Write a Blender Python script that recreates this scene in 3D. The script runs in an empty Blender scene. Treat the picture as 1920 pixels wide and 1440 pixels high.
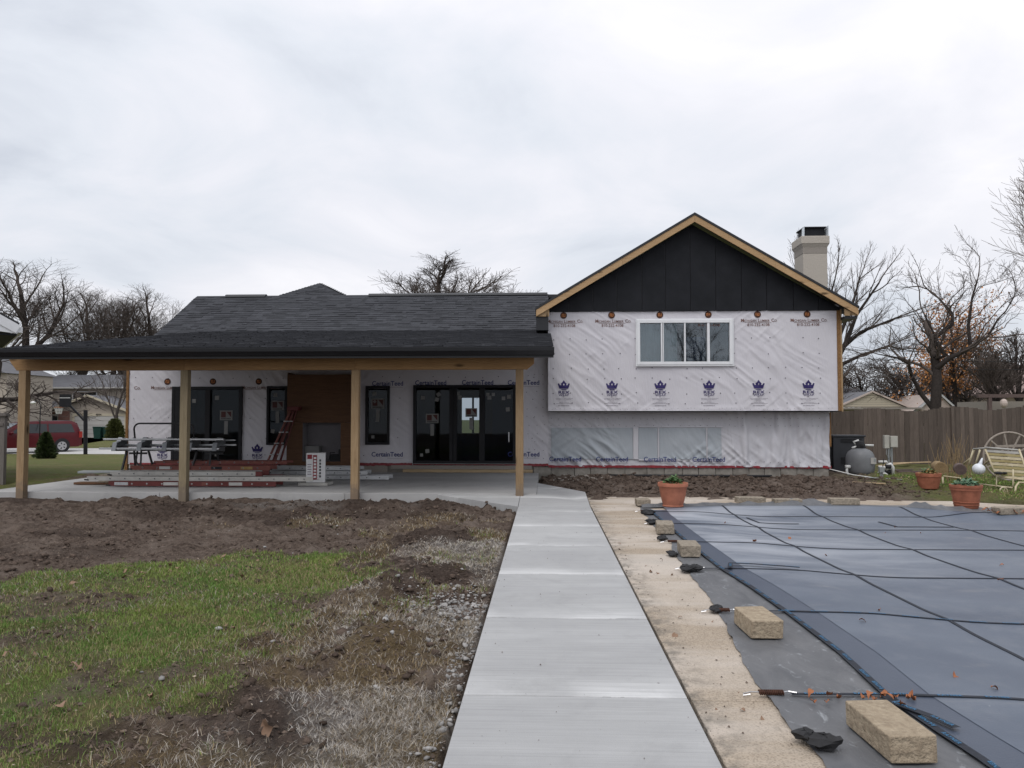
import bpy, math, random
import numpy as np
from mathutils import Vector, Matrix, Euler
R = math.radians
S = bpy.context.scene
COL = S.collection
random.seed(7)
RNG = np.random.default_rng(11)

# ------------------------------------------------------------------ camera, sky, sun, exposure
cam = bpy.data.cameras.new('camera'); camo = bpy.data.objects.new('camera', cam); COL.objects.link(camo)
cam.sensor_width = 36; cam.lens = 27.0; cam.clip_end = 2000; cam.clip_start = .05
camo.location = (0, 0, 1.5); camo.rotation_euler = (R(90 + 2.42), 0, R(2.42))
S.camera = camo
S.view_settings.view_transform = 'Standard'; S.view_settings.look = 'None'
S.view_settings.exposure = 0.10; S.view_settings.gamma = 1; S.view_settings.use_curve_mapping = False

SUN_EL, SUN_AZ = 60, 205          # azimuth clockwise from +Y: behind the camera, a little to the left
W = bpy.data.worlds.new('World'); S.world = W; W.use_nodes = True
nt = W.node_tree; nt.nodes.clear()
def wn(t, **k):
    n = nt.nodes.new(t)
    for a, b in k.items(): setattr(n, a, b)
    return n
wout = wn('ShaderNodeOutputWorld'); wbg = wn('ShaderNodeBackground'); wbg.inputs[1].default_value = 0.1
sky = wn('ShaderNodeTexSky', sky_type='NISHITA'); sky.sun_disc = False
sky.sun_elevation = R(SUN_EL); sky.sun_rotation = R(SUN_AZ)
tc = wn('ShaderNodeTexCoord'); sep = wn('ShaderNodeSeparateXYZ'); nt.links.new(tc.outputs['Generated'], sep.inputs[0])
def wm(op, a, b=None, c=None):
    n = wn('ShaderNodeMath', operation=op)
    for i, v in enumerate((a, b, c)):
        if v is None: continue
        if isinstance(v, (int, float)): n.inputs[i].default_value = v
        else: nt.links.new(v, n.inputs[i])
    return n.outputs[0]
zz = wm('ADD', wm('MAXIMUM', sep.outputs[2], 0.0), 0.24)
cmb = wn('ShaderNodeCombineXYZ')
nt.links.new(wm('DIVIDE', sep.outputs[0], zz), cmb.inputs[0]); nt.links.new(wm('DIVIDE', sep.outputs[1], zz), cmb.inputs[1])
def wnoise(scale, detail, rough, dist, off):
    n = wn('ShaderNodeTexNoise'); n.inputs['Scale'].default_value = scale; n.inputs['Detail'].default_value = detail
    n.inputs['Roughness'].default_value = rough; n.inputs['Distortion'].default_value = dist
    v = wn('ShaderNodeVectorMath', operation='ADD'); v.inputs[1].default_value = off
    nt.links.new(cmb.outputs[0], v.inputs[0]); nt.links.new(v.outputs[0], n.inputs['Vector'])
    return n.outputs['Fac']
cl = wm('ADD', wm('MULTIPLY', wnoise(.55, 3, .5, .2, (3.1, 1.7, 0)), .62), wm('MULTIPLY', wnoise(1.9, 6, .56, .5, (7, 2.4, 1)), .38))
ramp = wn('ShaderNodeValToRGB'); nt.links.new(cl, ramp.inputs[0])
e = ramp.color_ramp.elements
e[0].position = .36; e[0].color = (.56, .595, .665, 1)
e[1].position = .63; e[1].color = (.94, .925, .955, 1)
m_ = ramp.color_ramp.elements.new(.46); m_.color = (.715, .745, .805, 1)
m_ = ramp.color_ramp.elements.new(.53); m_.color = (.805, .81, .86, 1)
# an overcast sky is a little brighter towards the zenith
lift = wm('MULTIPLY_ADD', wm('MAXIMUM', sep.outputs[2], 0.0), 3.4, 9.75)
vs = wn('ShaderNodeVectorMath', operation='SCALE'); nt.links.new(ramp.outputs[0], vs.inputs[0]); nt.links.new(lift, vs.inputs['Scale'])
mx = wn('ShaderNodeMix', data_type='RGBA'); mx.inputs[0].default_value = .93
nt.links.new(sky.outputs[0], mx.inputs[6]); nt.links.new(vs.outputs[0], mx.inputs[7])
nt.links.new(mx.outputs[2], wbg.inputs[0]); nt.links.new(wbg.outputs[0], wout.inputs[0])

sl = bpy.data.lights.new('sun', 'SUN'); sl.energy = 1.5; sl.angle = R(40); sl.color = (1, .965, .93)
so = bpy.data.objects.new('sun', sl); COL.objects.link(so)
az, el = R(SUN_AZ), R(SUN_EL)
so.rotation_euler = Vector((-math.sin(az) * math.cos(el), -math.cos(az) * math.cos(el), -math.sin(el))).to_track_quat('-Z', 'Y').to_euler()
so.location = (0, -10, 20)

# ------------------------------------------------------------------ helpers
def fr(a): return a - np.floor(a)
def h2(i, j, s): return fr(np.sin(i * 127.1 + j * 311.7 + s * 74.7) * 43758.5453)
def vnoise(x, y, s=0):
    x = np.asarray(x, float); y = np.asarray(y, float)
    i, j = np.floor(x), np.floor(y); u, v = x - i, y - j
    u = u * u * (3 - 2 * u); v = v * v * (3 - 2 * v)
    return (h2(i, j, s) * (1 - u) + h2(i + 1, j, s) * u) * (1 - v) + (h2(i, j + 1, s) * (1 - u) + h2(i + 1, j + 1, s) * u) * v
def fbm(x, y, o=4, s=0):
    t, a, n = 0, 1, 0
    for k in range(o):
        t = t + a * vnoise(x * 2 ** k, y * 2 ** k, s + k * 3.7); n += a; a *= .5
    return t / n
def smooth(a, b, x):
    t = np.clip((x - a) / (b - a), 0, 1); return t * t * (3 - 2 * t)

def link(o, parent=None, w=False):
    COL.objects.link(o)
    if parent is not None:
        o.parent = parent
        if w: o.matrix_parent_inverse = Matrix.Translation(parent.location).inverted()
    return o
def tag(o, label=None, cat=None, group=None, kind=None):
    if label: o['label'] = label
    if cat: o['category'] = cat
    if group: o['group'] = group
    if kind: o['kind'] = kind
    return o
def thing(name, label, cat, loc=(0, 0, 0), rz=0, group=None):
    o = bpy.data.objects.new(name, None); COL.objects.link(o)
    o.location = loc; o.rotation_euler = (0, 0, rz); o.empty_display_size = .2
    return tag(o, label, cat, group)
def copy_tree(o, parent=None):
    c = o.copy(); COL.objects.link(c)
    if parent is not None: c.parent = parent
    for ch in list(o.children): copy_tree(ch, c)
    return c

class MB:
    def __init__(s): s.v, s.f = [], []
    def add(s, vs, fs):
        n = len(s.v); s.v += [tuple(p) for p in vs]; s.f += [tuple(i + n for i in f) for f in fs]; return s
    def box(s, x0, x1, y0, y1, z0, z1, M=None):
        p = [(x, y, z) for z in (z0, z1) for y in (y0, y1) for x in (x0, x1)]
        if M is not None: p = [tuple(M @ Vector(q)) for q in p]
        return s.add(p, [(0, 2, 3, 1), (4, 5, 7, 6), (0, 1, 5, 4), (2, 6, 7, 3), (0, 4, 6, 2), (1, 3, 7, 5)])
    def beam(s, a, b, w, h, up=(0, 0, 1)):
        a, b = Vector(a), Vector(b); d = (b - a).normalized(); u = Vector(up)
        if abs(d.dot(u)) > .98: u = Vector((1, 0, 0))
        r = d.cross(u).normalized(); u = r.cross(d)
        p = [q + r * sx * w / 2 + u * sz * h / 2 for q in (a, b) for sx, sz in ((-1, -1), (1, -1), (1, 1), (-1, 1))]
        return s.add(p, [(0, 3, 2, 1), (4, 5, 6, 7), (0, 1, 5, 4), (1, 2, 6, 5), (2, 3, 7, 6), (3, 0, 4, 7)])
    def tube(s, pts, r, n=8, cap=True):
        pts = [Vector(p) for p in pts]; rs = r if isinstance(r, (list, tuple)) else [r] * len(pts)
        b = len(s.v); prev = None
        for i, p in enumerate(pts):
            d = (pts[min(i + 1, len(pts) - 1)] - pts[max(i - 1, 0)]).normalized()
            if prev is None:
                u = Vector((0, 0, 1)) if abs(d.z) < .9 else Vector((1, 0, 0))
            else: u = prev
            r1 = d.cross(u).normalized(); u = r1.cross(d).normalized(); prev = u
            for k in range(n):
                a = 2 * math.pi * k / n; s.v.append(tuple(p + (r1 * math.cos(a) + u * math.sin(a)) * rs[i]))
        for i in range(len(pts) - 1):
            for k in range(n):
                s.f.append((b + i * n + k, b + i * n + (k + 1) % n, b + (i + 1) * n + (k + 1) % n, b + (i + 1) * n + k))
        if cap:
            s.f.append(tuple(b + k for k in range(n))[::-1]); s.f.append(tuple(b + (len(pts) - 1) * n + k for k in range(n)))
        return s
    def lathe(s, prof, n=24, c=(0, 0, 0)):
        b = len(s.v)
        for r, z in prof:
            for k in range(n):
                a = 2 * math.pi * k / n; s.v.append((c[0] + r * math.cos(a), c[1] + r * math.sin(a), c[2] + z))
        for i in range(len(prof) - 1):
            for k in range(n):
                s.f.append((b + i * n + k, b + i * n + (k + 1) % n, b + (i + 1) * n + (k + 1) % n, b + (i + 1) * n + k))
        s.f.append(tuple(b + k for k in range(n))[::-1]); s.f.append(tuple(b + (len(prof) - 1) * n + k for k in range(n)))
        return s
    def prism(s, poly, z0, z1, fn=None):           # polygon (x, y) between z0 and z1; fn maps (x, y, z)
        n = len(poly); p = [(x, y, z) for z in (z0, z1) for x, y in poly]
        if fn: p = [fn(*q) for q in p]
        return s.add(p, [tuple(range(n))[::-1], tuple(range(n, 2 * n))] + [(i, (i + 1) % n, n + (i + 1) % n, n + i) for i in range(n)])
    def ball(s, c, r, seg=10, ring=6, sc=(1, 1, 1)):
        prof = [(math.sin(math.pi * i / ring) * r + 1e-4, -math.cos(math.pi * i / ring) * r) for i in range(ring + 1)]
        b = len(s.v); s.lathe(prof, seg)
        s.v[b:] = [(c[0] + x * sc[0], c[1] + y * sc[1], c[2] + z * sc[2]) for x, y, z in s.v[b:]]
        return s
    def mesh(s, name, mat=None, smooth=False):
        me = bpy.data.meshes.new(name); me.from_pydata(s.v, [], s.f); me.update()
        if mat: me.materials.append(mat)
        if smooth: me.polygons.foreach_set('use_smooth', [True] * len(me.polygons))
        return me
    def build(s, name, mat, parent=None, w=False, smooth=False, bevel=0, auto=False):
        me = s.mesh(name, mat, smooth)
        o = link(bpy.data.objects.new(name, me), parent, w)
        if bevel:
            b = o.modifiers.new('bevel', 'BEVEL'); b.width = bevel; b.segments = 2; b.limit_method = 'ANGLE'
        if auto: me.set_sharp_from_angle(angle=R(35))
        return o
def np_mesh(name, V, Fc, mat, parent=None, smooth=False, attrs=None, w=False):
    """V (n,3), Fc (m,k) with constant k"""
    me = bpy.data.meshes.new(name); V = np.asarray(V, np.float32); Fc = np.asarray(Fc, np.int32)
    me.vertices.add(len(V)); me.vertices.foreach_set('co', V.ravel())
    m, k = Fc.shape
    me.loops.add(m * k); me.loops.foreach_set('vertex_index', Fc.ravel())
    me.polygons.add(m); me.polygons.foreach_set('loop_start', np.arange(m, dtype=np.int32) * k)
    if smooth: me.polygons.foreach_set('use_smooth', np.ones(m, bool))
    me.update(calc_edges=True)
    for a, val in (attrs or {}).items():
        at = me.attributes.new(a, 'FLOAT', 'POINT'); at.data.foreach_set('value', np.asarray(val, np.float32).ravel())
    if mat: me.materials.append(mat)
    return link(bpy.data.objects.new(name, me), parent, w)
def grid_faces(nx, ny):
    i, j = np.meshgrid(np.arange(nx - 1), np.arange(ny - 1)); a = (j * nx + i).ravel()
    return np.stack([a, a + 1, a + 1 + nx, a + nx], 1)

# tangent of a bearing measured in the 1920 px photograph, and the view depth per metre of Y along it
def bear(px): return math.tan(math.atan((px - 960) / 1440) - R(2.42))
def dep(px): return math.cos(R(2.42)) - bear(px) * math.sin(R(2.42))

# ---- materials
def c4(c): return (c[0], c[1], c[2], 1)
class MT:
    def __init__(s, name, rough=.8, spec=.3, metal=0):
        s.m = bpy.data.materials.new(name); s.m.use_nodes = True; s.t = s.m.node_tree
        s.b = s.t.nodes['Principled BSDF']; s.b.inputs['Roughness'].default_value = rough
        s.b.inputs['Specular IOR Level'].default_value = spec; s.b.inputs['Metallic'].default_value = metal
        s.co = s.t.nodes.new('ShaderNodeTexCoord').outputs['Object']
    def n(s, t, **k):
        n = s.t.nodes.new(t)
        for a, b in k.items(): setattr(n, a, b)
        return n
    def put(s, sock, v):
        if isinstance(v, (int, float)): sock.default_value = v
        elif isinstance(v, tuple): sock.default_value = c4(v) if sock.type == 'RGBA' else v
        else: s.t.links.new(v, sock)
    def math(s, op, a, b=0.0, c=None):
        n = s.n('ShaderNodeMath', operation=op); s.put(n.inputs[0], a); s.put(n.inputs[1], b)
        if c is not None: s.put(n.inputs[2], c)
        return n.outputs[0]
    def vec(s, scale=(1, 1, 1), off=None, src=None, rot=None):
        n = s.n('ShaderNodeMapping'); n.inputs['Scale'].default_value = scale
        if off: n.inputs['Location'].default_value = off
        if rot: n.inputs['Rotation'].default_value = rot
        s.t.links.new(src or s.co, n.inputs[0]); return n.outputs[0]
    def rnd(s):     # object coordinates shifted by the object's own random number
        oi = s.n('ShaderNodeObjectInfo'); v = s.n('ShaderNodeVectorMath', operation='MULTIPLY_ADD')
        s.t.links.new(oi.outputs['Random'], v.inputs[0]); v.inputs[1].default_value = (37, 91, 53); s.t.links.new(s.co, v.inputs[2])
        s.co = v.outputs[0]; return oi.outputs['Random']
    def noise(s, scale=5, detail=5, rough=.55, dist=0, v=None):
        n = s.n('ShaderNodeTexNoise'); n.inputs['Scale'].default_value = scale; n.inputs['Detail'].default_value = detail
        n.inputs['Roughness'].default_value = rough; n.inputs['Distortion'].default_value = dist
        s.t.links.new(v if v is not None else s.co, n.inputs['Vector']); return n.outputs['Fac']
    def voro(s, scale, v=None, out='Distance', feat='F1'):
        n = s.n('ShaderNodeTexVoronoi', feature=feat); n.inputs['Scale'].default_value = scale
        s.t.links.new(v if v is not None else s.co, n.inputs['Vector']); return n.outputs[out]
    def ramp(s, f, a, b):
        n = s.n('ShaderNodeMapRange'); n.inputs[1].default_value = a; n.inputs[2].default_value = b
        s.put(n.inputs[0], f); return n.outputs[0]
    def mix(s, f, a, b, blend='MIX'):
        n = s.n('ShaderNodeMix', data_type='RGBA', blend_type=blend); s.put(n.inputs[0], f); s.put(n.inputs[6], a); s.put(n.inputs[7], b)
        return n.outputs[2]
    def attr(s, name): return s.n('ShaderNodeAttribute', attribute_name=name).outputs['Fac']
    def island(s): return s.n('ShaderNodeNewGeometry').outputs['Random Per Island']
    def col(s, c): s.put(s.b.inputs['Base Color'], c); return s
    def rough(s, r): s.put(s.b.inputs['Roughness'], r); return s
    def bump(s, h, dist=.01, st=1):
        n = s.n('ShaderNodeBump'); n.inputs['Distance'].default_value = dist; n.inputs['Strength'].default_value = st
        s.put(n.inputs['Height'], h); s.t.links.new(n.outputs[0], s.b.inputs['Normal']); return s
def plain(name, c, c2=None, scale=6, rough=.7, spec=.3, metal=0, bump=0, stretch=(1, 1, 1), per=False):
    t = MT(name, rough, spec, metal); r = t.rnd()
    c2 = c2 or tuple(x * .75 for x in c)
    f = t.noise(scale, 6, .6, v=t.vec(stretch)); f = t.ramp(f, .3, .7)
    colr = t.mix(f, c, c2)
    if per:
        isl = t.island()
        n = t.n('ShaderNodeHueSaturation'); t.put(n.inputs['Value'], t.math('MULTIPLY_ADD', isl, .6, .7)); t.put(n.inputs['Color'], colr); colr = n.outputs[0]
    t.col(colr)
    if bump: t.bump(f, bump)
    return t.m
def wood(name, c, c2, axis=2, rough=.75, knots=True, tone=.25, mud=False):
    t = MT(name, rough, .25); r = t.rnd()
    sc = [9, 9, 9]; sc[axis] = .7
    v = t.vec(tuple(sc))
    g = t.noise(3.2, 6, .65, 1.2, v); g2 = t.noise(14, 3, .5, 0, v)
    f = t.ramp(t.math('MULTIPLY_ADD', g2, .35, g), .45, .95)
    colr = t.mix(f, c, c2)
    n = t.n('ShaderNodeHueSaturation'); t.put(n.inputs['Value'], t.math('MULTIPLY_ADD', r, tone, 1 - tone / 2)); t.put(n.inputs['Color'], colr); colr = n.outputs[0]
    blot = t.ramp(t.noise(1.3, 4), .35, .75); colr = t.mix(t.math('MULTIPLY', blot, .35), colr, tuple(x * .6 for x in c2))
    if knots:
        ks = [4.5, 4.5, 4.5]; ks[axis] = 1.5
        k = t.voro(1.0, t.vec(tuple(ks)))
        kf = t.math('SUBTRACT', 1.0, t.ramp(k, .07, .20)); colr = t.mix(kf, colr, tuple(x * .25 for x in c2))
    if mud:      # dried mud splashed over the foot of the post
        sp_ = t.n('ShaderNodeSeparateXYZ'); t.t.links.new(t.n('ShaderNodeTexCoord').outputs['Object'], sp_.inputs[0])
        m = t.math('SUBTRACT', t.math('MULTIPLY_ADD', t.noise(14, 5), .55, .05), sp_.outputs[2]); colr = t.mix(t.math('MULTIPLY', t.ramp(m, 0.0, .22), .7), colr, (.16, .125, .10))
    t.col(colr).bump(f, .004)
    return t.m
def shingle_mat(name):
    t = MT(name, .92, .12)
    isl = t.island(); n1 = t.noise(300, 2); n2 = t.noise(1.1, 4)
    colr = t.mix(isl, (.016, .017, .020), (.050, .052, .060))
    colr = t.mix(t.ramp(n1, .35, .75), colr, (.085, .087, .095))
    colr = t.mix(t.math('MULTIPLY', t.ramp(n2, .4, .7), .35), colr, (.026, .027, .03))
    t.col(colr).bump(n1, .003); return t.m
def wrap_mat(name, c, c2):
    t = MT(name, .48, .35)
    f = t.noise(.9, 5); g = t.noise(1.0, 5, .6, .8, t.vec((16, 16, 3.5), rot=(0, R(38), 0)))
    colr = t.mix(t.ramp(f, .3, .7), c, c2)
    st = t.ramp(t.noise(2.5, 7, .7), .58, .8); colr = t.mix(t.math('MULTIPLY', st, .22), colr, (.33, .31, .29))
    t.col(colr).bump(g, .012, .7); return t.m
def concrete_mat(name, c, c2, broom=True, joint=None, dark=.3):
    t = MT(name, .88, .2)
    big = t.ramp(t.noise(.55, 5, .6, .6), .35, .68); mid = t.noise(4, 6, .65); fine = t.noise(140, 3, .6)
    colr = t.mix(big, c, c2)
    bands = t.noise(1.6, 4, .6, .2, t.vec((.16, 1.1, 1)))
    colr = t.mix(t.math('MULTIPLY', t.ramp(bands, .50, .74), .45), colr, tuple(min(.8, x * 1.28) for x in c))
    if broom:     # paler cement paste worked up along the far side of every joint
        sp_ = t.n('ShaderNodeSeparateXYZ'); t.t.links.new(t.co, sp_.inputs[0]); wob = t.noise(2.2, 4, .6)
        q = t.math('FRACT', t.math('DIVIDE', t.math('ADD', sp_.outputs[1], t.math('MULTIPLY_ADD', wob, .16, 5.32)), 1.6))
        pale = t.math('MULTIPLY', t.math('SUBTRACT', 1.0, t.ramp(q, .02, .20)), t.ramp(t.noise(1.3, 3, .5, 0, t.vec((1, .6, 1), (7, 3, 1))), .38, .6))
        colr = t.mix(t.math('MULTIPLY', pale, .95), colr, tuple(min(.8, x * 1.42) for x in c))
    colr = t.mix(t.math('MULTIPLY', t.ramp(mid, .5, .85), .25), colr, tuple(x * .72 for x in c2))
    bl = t.noise(1, 4, .6, .1, t.vec((1.1, 75, 1)))
    if broom: colr = t.mix(t.math('MULTIPLY', t.ramp(bl, .42, .75), .55), colr, tuple(x * .62 for x in c))
    spots = t.math('SUBTRACT', 1.0, t.ramp(t.voro(2.1), .008, .022)); colr = t.mix(t.math('MULTIPLY', spots, .8), colr, (.07, .06, .05))
    st = t.ramp(t.noise(1.5, 7, .70, .5, t.vec((1, 1, 1), (5, 2, 0))), .54, .72); colr = t.mix(t.math('MULTIPLY', st, dark), colr, tuple(x * .5 for x in c))
    t.col(colr).bump(t.math('MULTIPLY_ADD', bl, .6 if broom else 0.0, t.math('MULTIPLY', fine, .5)), .004); return t.m

M = {}
M['shingle'] = shingle_mat('asphalt_shingle')
M['wrap'] = wrap_mat('house_wrap', (.61, .595, .625), (.55, .535, .57))
M['wrap2'] = wrap_mat('house_wrap_white', (.56, .555, .585), (.49, .485, .515))
M['film'] = wrap_mat('film_over_glass', (.385, .415, .445), (.325, .36, .395))
M['black'] = plain('black_sheathing', (.010, .011, .0135), (.017, .018, .022), 2.5, .6, .16)
M['fascia'] = plain('black_fascia', (.010, .011, .014), (.014, .015, .018), 3, .38, .45)
M['pine'] = wood('fresh_pine_z', (.40, .285, .165), (.29, .19, .10), 2)
M['pinex'] = wood('fresh_pine_x', (.38, .235, .11), (.27, .155, .07), 0)
M['post'] = wood('post_pine', (.37, .265, .155), (.24, .155, .082), 2, mud=True)
M['postgrey'] = wood('weathered_post_pine', (.31, .255, .165), (.21, .165, .10), 2, mud=True)
M['rake'] = wood('rake_pine', (.50, .34, .19), (.40, .25, .125), 0)
M['osb'] = plain('oriented_strand_board', (.30, .17, .075), (.13, .066, .026), 55, .8, .2, stretch=(1, 1, .4))
M['ply'] = wood('plywood_brown', (.165, .088, .048), (.09, .046, .027), 0, knots=False)
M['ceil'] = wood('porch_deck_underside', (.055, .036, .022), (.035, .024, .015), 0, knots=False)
M['white'] = plain('white_vinyl', (.74, .75, .76), (.68, .69, .71), 4, .4, .4)
M['frame'] = plain('black_aluminium_frame', (.009, .009, .011), (.014, .014, .017), 4, .5, .22)
M['navy'] = plain('navy_print', (.018, .028, .14), (.022, .034, .16), 8, .6)
M['purple'] = plain('indigo_print', (.030, .022, .105), (.036, .027, .12), 8, .6)
M['grayprint'] = plain('grey_print', (.20, .18, .22), (.24, .22, .25), 8, .6)
M['brownprint'] = plain('brown_print', (.21, .10, .065), (.11, .075, .08), 30, .6)
M['badge'] = plain('dark_badge_print', (.05, .018, .010), (.07, .025, .012), 8, .6)
M['orangeprint'] = plain('orange_print', (.42, .16, .05), (.36, .13, .04), 8, .6)
M['redtape'] = plain('red_tape', (.24, .012, .020), (.15, .010, .016), 5, .4, .4)
M['nail'] = plain('nail_cap', (.05, .045, .06), (.07, .06, .08), 8, .6)
M['block'] = plain('foundation_block', (.30, .28, .25), (.17, .155, .135), 5, .95, .1, bump=.01)
M['slab'] = concrete_mat('patio_concrete', (.39, .385, .38), (.32, .315, .31), False, dark=.45)
M['walk'] = concrete_mat('walkway_concrete', (.40, .40, .398), (.315, .315, .318))
M['mesh'] = plain('steel_grey', (.23, .24, .25), (.17, .18, .19), 5, .4, .5, .6)
M['alu'] = plain('aluminium', (.52, .53, .54), (.40, .41, .42), 12, .42, .5, .85)
M['pale'] = plain('pale_fibreglass', (.44, .43, .40), (.34, .33, .31), 8, .6)
M['redfg'] = plain('red_fibreglass', (.14, .032, .030), (.09, .024, .022), 6, .55)
M['fadedred'] = plain('faded_red_fibreglass', (.20, .07, .055), (.14, .05, .04), 6, .65)
M['rubber'] = plain('black_rubber', (.018, .018, .019), (.028, .028, .03), 20, .75)
M['darkmetal'] = plain('dark_metal', (.022, .022, .025), (.035, .035, .038), 9, .5, .4)
M['sticker'] = plain('white_sticker', (.46, .46, .44), (.38, .38, .36), 5, .6)
M['stickerred'] = plain('dark_red_sticker', (.085, .022, .02), (.06, .018, .016), 5, .6)
M['dimpaper'] = plain('grey_paper', (.21, .21, .205), (.17, .17, .165), 5, .7)
M['terra'] = plain('terracotta', (.43, .17, .105), (.27, .105, .068), 7, .75, .2, bump=.003)
M['terra2'] = plain('terracotta_dark', (.38, .14, .085), (.23, .085, .05), 8, .72, .2, bump=.003)
M['potsoil'] = plain('pot_soil', (.05, .035, .025), (.08, .055, .035), 40, .95, bump=.01)
M['plant'] = plain('plant_leaf', (.085, .16, .05), (.05, .11, .035), 20, .55, .35, per=True)
M['succ'] = plain('succulent_leaf', (.12, .22, .13), (.08, .16, .09), 20, .5, .4, per=True)
M['straw'] = plain('straw_leaf', (.32, .22, .09), (.22, .14, .05), 20, .8, per=True)
M['paver'] = plain('tan_block', (.45, .37, .27), (.29, .23, .165), 30, .95, .1, bump=.012)
M['paverdark'] = plain('weathered_block', (.36, .31, .25), (.22, .19, .15), 26, .95, .1, bump=.012)
M['strap'] = plain('black_webbing', (.014, .017, .024), (.024, .028, .038), 60, .7)
M['strapblue'] = plain('blue_webbing_print', (.03, .125, .24), (.035, .15, .28), 30, .6)
M['rust'] = plain('rusty_steel', (.10, .045, .03), (.055, .028, .02), 30, .8, .3, .3)
M['chrome'] = plain('bright_steel', (.55, .55, .56), (.45, .45, .46), 20, .3, .5, .9)
M['tank'] = plain('grey_tank', (.20, .205, .215), (.15, .155, .16), 3, .5, .35)
M['cab'] = plain('charcoal_cabinet', (.035, .037, .042), (.05, .052, .058), 3, .55, .3)
M['pvc'] = plain('white_pvc', (.68, .68, .66), (.56, .56, .54), 4, .4, .4)
M['boxgrey'] = plain('grey_beige_box', (.46, .45, .40), (.38, .37, .33), 4, .6)
M['galv'] = plain('galvanised', (.33, .35, .35), (.26, .28, .28), 12, .5, .4, .4)
M['cream'] = plain('cream_paint', (.56, .50, .36), (.40, .33, .20), 10, .55)
M['creamslat'] = plain('olive_cream_slat', (.36, .30, .15), (.27, .22, .10), 8, .6)
M['wheelw'] = plain('grey_wheel', (.33, .29, .25), (.24, .20, .17), 10, .8)
M['goose'] = plain('white_glaze', (.70, .72, .76), (.60, .63, .68), 6, .35, .5)
M['basket'] = plain('straw_roll', (.33, .24, .13), (.18, .12, .06), 30, .9, stretch=(1, 6, 6))
M['log'] = plain('dark_roll', (.15, .11, .10), (.09, .065, .06), 20, .9)
M['fence'] = wood('weathered_fence', (.155, .125, .105), (.085, .068, .058), 2, .9, False, .5)
M['fencel'] = wood('grey_fence', (.20, .18, .165), (.13, .115, .105), 2, .9, False, .3)
M['bark'] = plain('bark', (.050, .042, .038), (.030, .025, .023), 14, .95, .1)
M['bark2'] = plain('grey_bark', (.080, .068, .06), (.048, .040, .036), 14, .95, .1)
M['twig'] = plain('twig', (.105, .086, .076), (.072, .060, .053), 4, .95, .1)
M['twigpale'] = plain('pale_twig', (.22, .19, .165), (.16, .135, .115), 4, .95, .1)
M['orangeleaf'] = plain('rust_leaf', (.50, .235, .085), (.34, .145, .05), 6, .8, per=True)
M['ever'] = plain('evergreen', (.050, .072, .022), (.030, .048, .015), 9, .8, per=True)
M['ever2'] = plain('evergreen_olive', (.095, .105, .03), (.06, .07, .02), 9, .8, per=True)
M['leaf'] = plain('dry_leaf', (.26, .17, .115), (.19, .115, .075), 20, .75)
M['leafo'] = plain('orange_leaf', (.36, .145, .065), (.27, .10, .045), 20, .75)
M['lumber'] = plain('scrap_lumber', (.48, .36, .22), (.34, .25, .15), 8, .8, stretch=(.3, 3, 3))
M['card'] = plain('white_carton', (.62, .62, .62), (.54, .54, .54), 4, .6)
M['stucco'] = plain('beige_stucco', (.46, .42, .37), (.40, .365, .32), 30, .9, .15, bump=.004)
M['stuccodark'] = plain('grey_stucco', (.30, .27, .24), (.25, .225, .20), 30, .9)
M['clear'] = plain('pale_flashing', (.62, .66, .70), (.55, .6, .64), 4, .35)
M['siding'] = plain('beige_siding', (.42, .37, .31), (.38, .33, .28), 3, .7)
M['sidingy'] = plain('cream_siding', (.52, .47, .36), (.48, .43, .33), 3, .7)
M['sidingp'] = plain('pinkish_siding', (.55, .46, .41), (.50, .42, .37), 3, .7)
M['brickred'] = plain('red_brick_wall', (.26, .14, .11), (.19, .10, .08), 40, .9, stretch=(1, 1, 3))
M['asph'] = plain('grey_shingle_roof', (.11, .11, .12), (.16, .16, .17), 3, .9, stretch=(.4, .4, 6))
M['asphbrown'] = plain('brown_shingle_roof', (.20, .15, .135), (.26, .20, .18), 3, .9, stretch=(.4, .4, 6))
M['door'] = plain('garage_door_paint', (.48, .47, .45), (.45, .44, .42), 2, .5)
M['redcar'] = plain('maroon_car_paint', (.095, .006, .011), (.08, .005, .009), 2, .30, .35)
M['blackcar'] = plain('black_car_paint', (.015, .015, .017), (.02, .02, .022), 2, .25, .6)
M['rim'] = plain('alloy_rim', (.55, .55, .56), (.45, .45, .46), 8, .35, .5, .8)
M['tail'] = plain('red_lens', (.35, .03, .02), (.28, .02, .015), 8, .3)
M['bin'] = plain('green_bin', (.012, .045, .035), (.016, .055, .042), 4, .5)
M['net'] = plain('white_net', (.6, .6, .58), (.5, .5, .48), 8, .8)
M['drive'] = concrete_mat('driveway_concrete', (.48, .47, .455), (.42, .41, .40), False)
M['curtain'] = plain('grey_green_curtain', (.36, .44, .43), (.24, .30, .295), 3, .9)
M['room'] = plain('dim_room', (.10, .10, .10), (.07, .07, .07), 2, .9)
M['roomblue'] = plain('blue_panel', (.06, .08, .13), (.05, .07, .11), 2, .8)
M['grayboard'] = plain('grey_cement_board', (.20, .19, .20), (.17, .16, .17), 4, .85)
M['wire'] = plain('utility_wire', (.02, .02, .02), (.03, .03, .03), 4, .8)

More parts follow.
